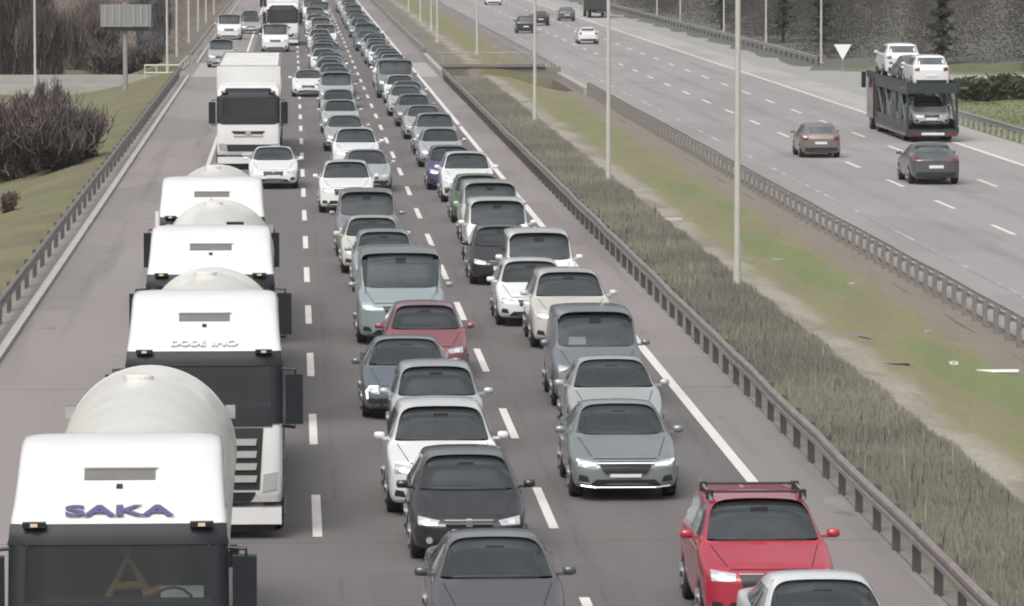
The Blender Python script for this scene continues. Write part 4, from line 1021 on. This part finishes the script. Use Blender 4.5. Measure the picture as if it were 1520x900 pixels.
# ------------------------------------------------------------------ the far carriageway
GF = 'vehicles driving away on the far carriageway'
Z = -.95
for k, x, y, c, l, s in [('hatch', 23.67, 216.7, 'brown', 'brownish grey hatchback seen from behind beside the car transporter', 1.04),
  ('saloon', 25.88, 194.2, 'dark grey', 'dark grey green saloon seen from behind below the car transporter', 1.12),
  ('saloon', 25.66, 421.0, 'white', 'white car seen from behind in the middle of the far carriageway', 1.0),
  ('suv', 22.2, 462.0, 'black', 'black tall car in the left lane of the far carriageway, near its rail', 1.0),
  ('saloon', 25.4, 497.0, 'black', 'black saloon just beyond the black tall car on the far carriageway', 1.0),
  ('hatch', 29.4, 520.0, 'dark grey', 'dark hatchback left of the distant dark lorry on the far carriageway', 1.0),
  ('van', 25.66, 620.0, 'white', 'white van at the very top edge of the far carriageway', 1.0)]:
    o = put_vehicle(k, x, y, c, l, GF, away=True, z=Z, scale=s)
root = link('lorry', None, None, (33.9, 536, Z)); tag(root, 'dark lorry with a pale load seen from behind at the far right top', 'truck')
bm = bmesh.new(); box(bm, -1.25, 1.25, 0, 9, .95, 3.7); bevel(bm, .05, 1); obj('cargo_box', bm, M_CHASSIS, root)
bm = bmesh.new(); box(bm, -1.2, 1.2, 9.5, 11.8, .6, 3.3); bevel(bm, .1, 2); obj('cab', bm, P['dark grey'], root)
bm = bmesh.new(); box(bm, -.5, .5, 0, 11, .55, .9); obj('chassis', bm, M_CHASSIS, root)
for sx in (-1, 1):
    for y in (1.6, 2.9, 10.6): add_wheel(root, 'truck', sx * 1.0, y)
# the cars on the transporter stand on its decks
GT = 'cars loaded on the transporter'
put_vehicle('suv', 30.72, 232.5, 'white', 'white tall car at the back of the top deck of the transporter', GT, away=True, z=Z + 2.53, scale=1.0)
put_vehicle('suv', 30.72, 243.4, 'white', 'white car at the front of the top deck, above the transporter cab', GT, away=True, z=Z + 2.79, scale=1.02)
put_vehicle('hatch', 30.72, 238.0, 'dark grey', 'dark car between the two white ones on the top deck of the transporter', GT, away=True, z=Z + 2.53)
put_vehicle('hatch', 30.72, 232.3, 'silver', 'silver car facing backwards at the tail of the lower deck', GT, z=Z + .63, scale=1.04)
put_vehicle('saloon', 30.72, 237.3, 'blue', 'blue grey car in the middle of the lower deck, behind the struts', GT, z=Z + .63)
put_vehicle('hatch', 30.72, 242.0, 'white', 'white car at the front end of the lower deck, mostly hidden', GT, z=Z + .63, scale=.9)
# ------------------------------------------------------------------ vegetation
RN = random.Random(5)
def blades(name, n, area, h, m, label, cat, lean=.25, width=.018, keep=None, lo=.45, hi=1.15):
    vs, fs = [], []
    for _ in range(n):
        for _t in range(20):
            x, y = area(RN)
            if keep is None or keep(x, y): break
        else: continue
        z = ground_z(x, y); hh = h * RN.uniform(lo, hi); a = RN.uniform(0, math.pi); w = width * RN.uniform(.6, 1.4)
        dx, dy = RN.gauss(0, lean) * hh, RN.gauss(0, lean) * hh; cx, cy = math.cos(a) * w, math.sin(a) * w
        b = len(vs)
        vs += [(x - cx, y - cy, z - .03), (x + cx, y + cy, z - .03), (x + dx * .4 + cx * .8, y + dy * .4 + cy * .8, z + hh * .6), (x + dx * .4 - cx * .8, y + dy * .4 - cy * .8, z + hh * .6), (x + dx, y + dy, z + hh)]
        fs += [(b, b + 1, b + 2, b + 3), (b + 3, b + 2, b + 4)]
    me = bpy.data.meshes.new(name); me.from_pydata(vs, [], fs); me.materials.append(m)
    return stuff(link(name, me), label, cat)
def near_y(r, a, b): return 1 / lerp(1 / a, 1 / b, r.random())      # denser towards the camera
blades('dry_hedge', 85000, lambda r: (9.6 + 2.3 * r.random(), near_y(r, 62, 296)), .27, M_HEDGE, 'long band of dry brown stems between the guard rail and the pale path', 'dry hedge', .07, .014, lo=.75, hi=1.05)
blades('pale_straw', 130, lambda r: (9.7 + 2.2 * r.random(), near_y(r, 64, 200)), .62, M_STRAW, 'pale straw stalks standing up out of the dry brown band', 'straw', .05, .012)
blades('dark_stalks', 150, lambda r: (9.6 + 2.2 * r.random(), near_y(r, 64, 200)), .5, M_TWIG, 'dark dead stalks standing in the dry brown band', 'stalks', .05, .016)
blades('lawn_grass', 5000, lambda r: (35.6 + 16 * r.random(), 215 + 85 * r.random()), .12, M_GROUND, 'green grass right of the white-post guard rail', 'grass', .5, .05)

def twig_shrub(name, loc, rx, ry, h, n, m, label, cat='shrub', leaf=.05, group=None, trunk=True, lean=0.4):
    root = link(name, None, None, loc); tag(root, label, cat, group)
    vs, fs = [], []
    def stick(a, b, w):
        a, b = Vector(a), Vector(b); d = (b - a); s = d.cross(Vector((RN.uniform(-1, 1), RN.uniform(-1, 1), RN.uniform(-1, 1))))
        if s.length < 1e-5: return
        s = s.normalized() * w; i = len(vs); vs.extend([a - s, a + s, b + s * .4, b - s * .4]); fs.append((i, i + 1, i + 2, i + 3))
    lumps = [(RN.uniform(-.7, .7) * rx, RN.uniform(-.7, .7) * ry, RN.uniform(.55, 1) * h) for _ in range(max(4, int(rx * 3)))]
    for _ in range(n):
        lx, ly, lh = RN.choice(lumps)
        bx, by = lx * .7 + RN.gauss(0, .12) * rx, ly * .7 + RN.gauss(0, .12) * ry
        t = RN.random(); px = lerp(bx, lx + RN.gauss(0, .22) * rx, t); py = lerp(by, ly + RN.gauss(0, .22) * ry, t); pz = lh * t * RN.uniform(.75, 1.08)
        stick((px, py, pz), (px + RN.gauss(0, .2) * rx * .5, py + RN.gauss(0, .2) * ry * .5, pz + RN.uniform(.05, .28) * h), leaf)
    me = bpy.data.meshes.new('crown'); me.from_pydata([tuple(v) for v in vs], [], fs); me.materials.append(m); link('crown', me, root)
    bm = bmesh.new()
    for lx, ly, lh in lumps: tube(bm, [(lx * .35, ly * .35, -.15), (lx * .6, ly * .6, lh * .4), (lx, ly, lh * .85)], .05, 5, .015)
    obj('stem', bm, M_BARK, root)
    return root
GZ = lambda x, y: (x, y, ground_z(x, y) - .05)
for x, y, rx, ry, h, n, lab in [(-9.7, 203, 2.0, 4.5, 2.2, 9000, 'low purple-brown bare shrub at the near left, closest to the rail'), (-12.2, 207, 2.8, 6, 3.0, 11000, 'wide purple-brown bare shrub in the middle of the verge thicket'),
  (-11.6, 226, 2.6, 7, 2.6, 9000, 'purple-brown bare shrub behind the wide one of the verge thicket'), (-13.4, 268, .8, 1, 2.5, 1500, 'small upright dark shrub alone on the green part of the verge'), (-10.2, 172, .5, .8, .8, 900, 'small dark brown shrub at the left edge below the thicket')]:
    twig_shrub('bare_shrub', GZ(x, y), rx, ry, h, n, M_TWIG, lab, group='bare shrubs on the left verge', leaf=.028)
for x, y, rx, h, m, lab in [(-17.3, 348, 2.2, 5.5, M_TWIGD, 'dark brown bare tree at the far left edge behind the crossing road'), (-20.5, 356, 3, 7, M_TWIGD, 'tall dark bare tree at the far left corner'),
  (-13.8, 366, 2.2, 4.6, M_TWIGB, 'pale brown bare tree left of the big grey sign panel'), (-15.6, 372, 2.4, 5.2, M_TWIGB, 'pale brown bare tree between the dark trees and the sign'),
  (-12.0, 350, 2.6, 2.3, M_TWIGD, 'low dark brown thicket at the foot of the sign post'), (-9.6, 352, 1.1, 2.2, M_TWIGG, 'low grey thicket between sign post and left lamp posts'), (-10.6, 372, 1.6, 5.0, M_TWIGG, 'grey bare tree right behind the sign panel')]:
    twig_shrub('bare_tree', GZ(x, y), rx, rx, h, 9500, m, lab, 'tree', leaf=.04, group='bare trees behind the crossing road')
twig_shrub('dark_bush', GZ(41.6, 283), 3.3, 1.5, 1.35, 3800, M_BUSH, 'dark rounded bush on the grass at the right edge', 'bush', leaf=.10)
twig_shrub('dark_bush', GZ(39.4, 296), 1.4, 1.2, .9, 1500, M_BUSH, 'small dark bush right behind the loaded transporter', 'bush', leaf=.09)

# far woods: one mass each
def wood(name, n, spots, m, label, leaf):
    vs, fs = [], []
    for _ in range(n):
        x, y, z, r, h = RN.choice(spots)
        t = RN.random(); rr = r * (1 - .75 * t) * math.sqrt(RN.random()); a = RN.uniform(0, 6.283)
        p = Vector((x + rr * math.cos(a), y + rr * math.sin(a), z + h * t))
        s = leaf * RN.uniform(.5, 1.5); i = len(vs)
        nn = (Vector((RN.gauss(0, .28), RN.gauss(0, .28), RN.gauss(0, .28))) + Vector((math.cos(a) * .4, -.5 + math.sin(a) * .3, .7))).normalized()
        d1 = nn.cross(Vector((RN.gauss(0, 1), RN.gauss(0, 1), RN.gauss(0, 1)))).normalized() * s; d2 = nn.cross(d1).normalized() * s * RN.uniform(.6, 1.3)
        vs.extend([p, p + d1, p + d1 * .6 + d2, p + d2]); fs.append((i, i + 1, i + 2, i + 3))
    me = bpy.data.meshes.new(name); me.from_pydata([tuple(v) for v in vs], [], fs); me.materials.append(m)
    return stuff(link(name, me), label, 'woodland')
sp = []
for _ in range(420):
    y = RN.uniform(352, 700); x = 41.5 + (y - 352) * .0 + 90 * RN.random() ** 1.6
    if x < 43: y = max(y, 372)
    sp.append((x, y, ground_z(x, y) - .3, RN.uniform(1.6, 3.2), RN.uniform(5, 10)))
for k in range(60): sp.append((45 + k * 1.1 + RN.uniform(-1, 1), 352 + RN.uniform(-6, 6), -1, 2.4, RN.uniform(5, 8)))
wood('far_wood', 420000, sp, M_WOOD, 'dark grey green woodland behind the lamp posts at the top right', .095)
sp = []
for _ in range(260):
    y = RN.uniform(375, 640); x = -9.8 - 70 * RN.random() ** 1.3
    sp.append((x, y, ground_z(x, y) - .3, RN.uniform(1.4, 2.8), RN.uniform(3.5, 8)))
wood('brown_wood', 170000, sp, M_TWIGB, 'brownish leafless woodland on the slope at the top left', .11)
def conifer(x, y, h, label):
    root = link('conifer_tree', None, None, GZ(x, y)); tag(root, label, 'tree', 'conifers in front of the right-hand wood')
    bm = bmesh.new(); tube(bm, [(0, 0, -.2), (0, 0, h * .95)], .16, 7, .03); obj('trunk', bm, M_BARK, root)
    vs, fs = [], []
    for _ in range(2600):
        t = RN.random() ** .8; r = h * .26 * (1 - t) * (.55 + .45 * math.sin(t * 40)) * math.sqrt(RN.uniform(.2, 1)); a = RN.uniform(0, 6.283)
        p = Vector((r * math.cos(a), r * math.sin(a), h * (.08 + .92 * t))); o = Vector((math.cos(a), math.sin(a), -.3)) * .3 * RN.uniform(.6, 1.4); s = Vector((-math.sin(a), math.cos(a), 0)) * .12
        i = len(vs); vs.extend([p - s, p + s, p + o + s * .3, p + o - s * .3]); fs.append((i, i + 1, i + 2, i + 3))
    me = bpy.data.meshes.new('crown'); me.from_pydata([tuple(v) for v in vs], [], fs); me.materials.append(M_CONIF); link('crown', me, root)
for x, y, h, l in [(41.8, 382, 7.5, 'dark conifer between the two nearest right-hand lamp posts'), (42.5, 420, 8, 'dark conifer behind the second right-hand lamp post'), (41.6, 470, 8.5, 'dark conifer by the fourth right-hand lamp post'),
                   (47, 350, 7, 'dark conifer behind the loaded transporter'), (53.5, 344, 7.5, 'dark conifer above the slip road at the far right'), (58.5, 350, 7, 'dark conifer at the top right corner')]:
    conifer(x, y, h, l)

# litter and stones on the median
def bit(name, x, y, dims, m, label, rz, cat):
    bm = bmesh.new(); a, b, c = dims; box(bm, -a / 2, a / 2, -b / 2, b / 2, 0, c)
    for v in bm.verts: v.co += Vector((RN.uniform(-.06, .06) * a, RN.uniform(-.15, .15) * b, RN.uniform(-.15, .15) * c))
    bevel(bm, min(dims) * .25, 2); o = obj(name, bm, m); o.location = (x, y, ground_z(x, y) + .01); o.rotation_euler = (0, 0, rz); tag(o, label, cat)
bit('plank', 16.45, 112.6, (1.05, .14, .05), M_PAPER, 'pale straight plank lying on the green grass at the right edge', .05, 'plank')
bit('stone', 15.4, 112.3, (.16, .14, .1), M_PAPER, 'small white stone left of the pale plank', .4, 'stone')
bit('stone', 16.1, 122.2, (.2, .14, .12), M_CONC, 'small pale stone above the pale plank', .7, 'stone')
bit('litter', 14.3, 143.0, (.5, .22, .05), M_CONC, 'pale litter scrap on the grass right of the nearest lamp post', .2, 'litter')
bit('litter', 16.1, 139.0, (.22, .2, .10), M_CONC, 'tiny pale litter scrap near the close-set posts', .9, 'litter')
bit('litter', 13.15, 113.2, (.75, .35, .06), M_CONCDARK, 'flat grey slab beside the dirt path', .15, 'litter')
bit('litter', 13.3, 106.5, (.6, .3, .06), M_CONCDARK, 'flat grey slab on the path nearest the camera', .1, 'litter')
bit('litter', 12.1, 156.0, (.8, .5, .08), M_CONC, 'pale rubble patch left of the nearest lamp post', .1, 'litter')

# ------------------------------------------------------------------ the hazy air
HAZE = 0.00012
if HAZE:
    bm = bmesh.new(); box(bm, -425, 425, -30, 1610, -6.7, 26)
    hm = bpy.data.materials.new('haze_air'); hm.use_nodes = True; hn = hm.node_tree; hn.nodes.clear()
    ho = hn.nodes.new('ShaderNodeOutputMaterial'); hv = hn.nodes.new('ShaderNodeVolumePrincipled'); hv.inputs['Color'].default_value = (.93, .93, .94, 1); hv.inputs['Density'].default_value = HAZE
    hn.links.new(hv.outputs[0], ho.inputs['Volume'])
    stuff(obj('haze', bm, hm), 'thin pale haze over the whole road', 'haze')
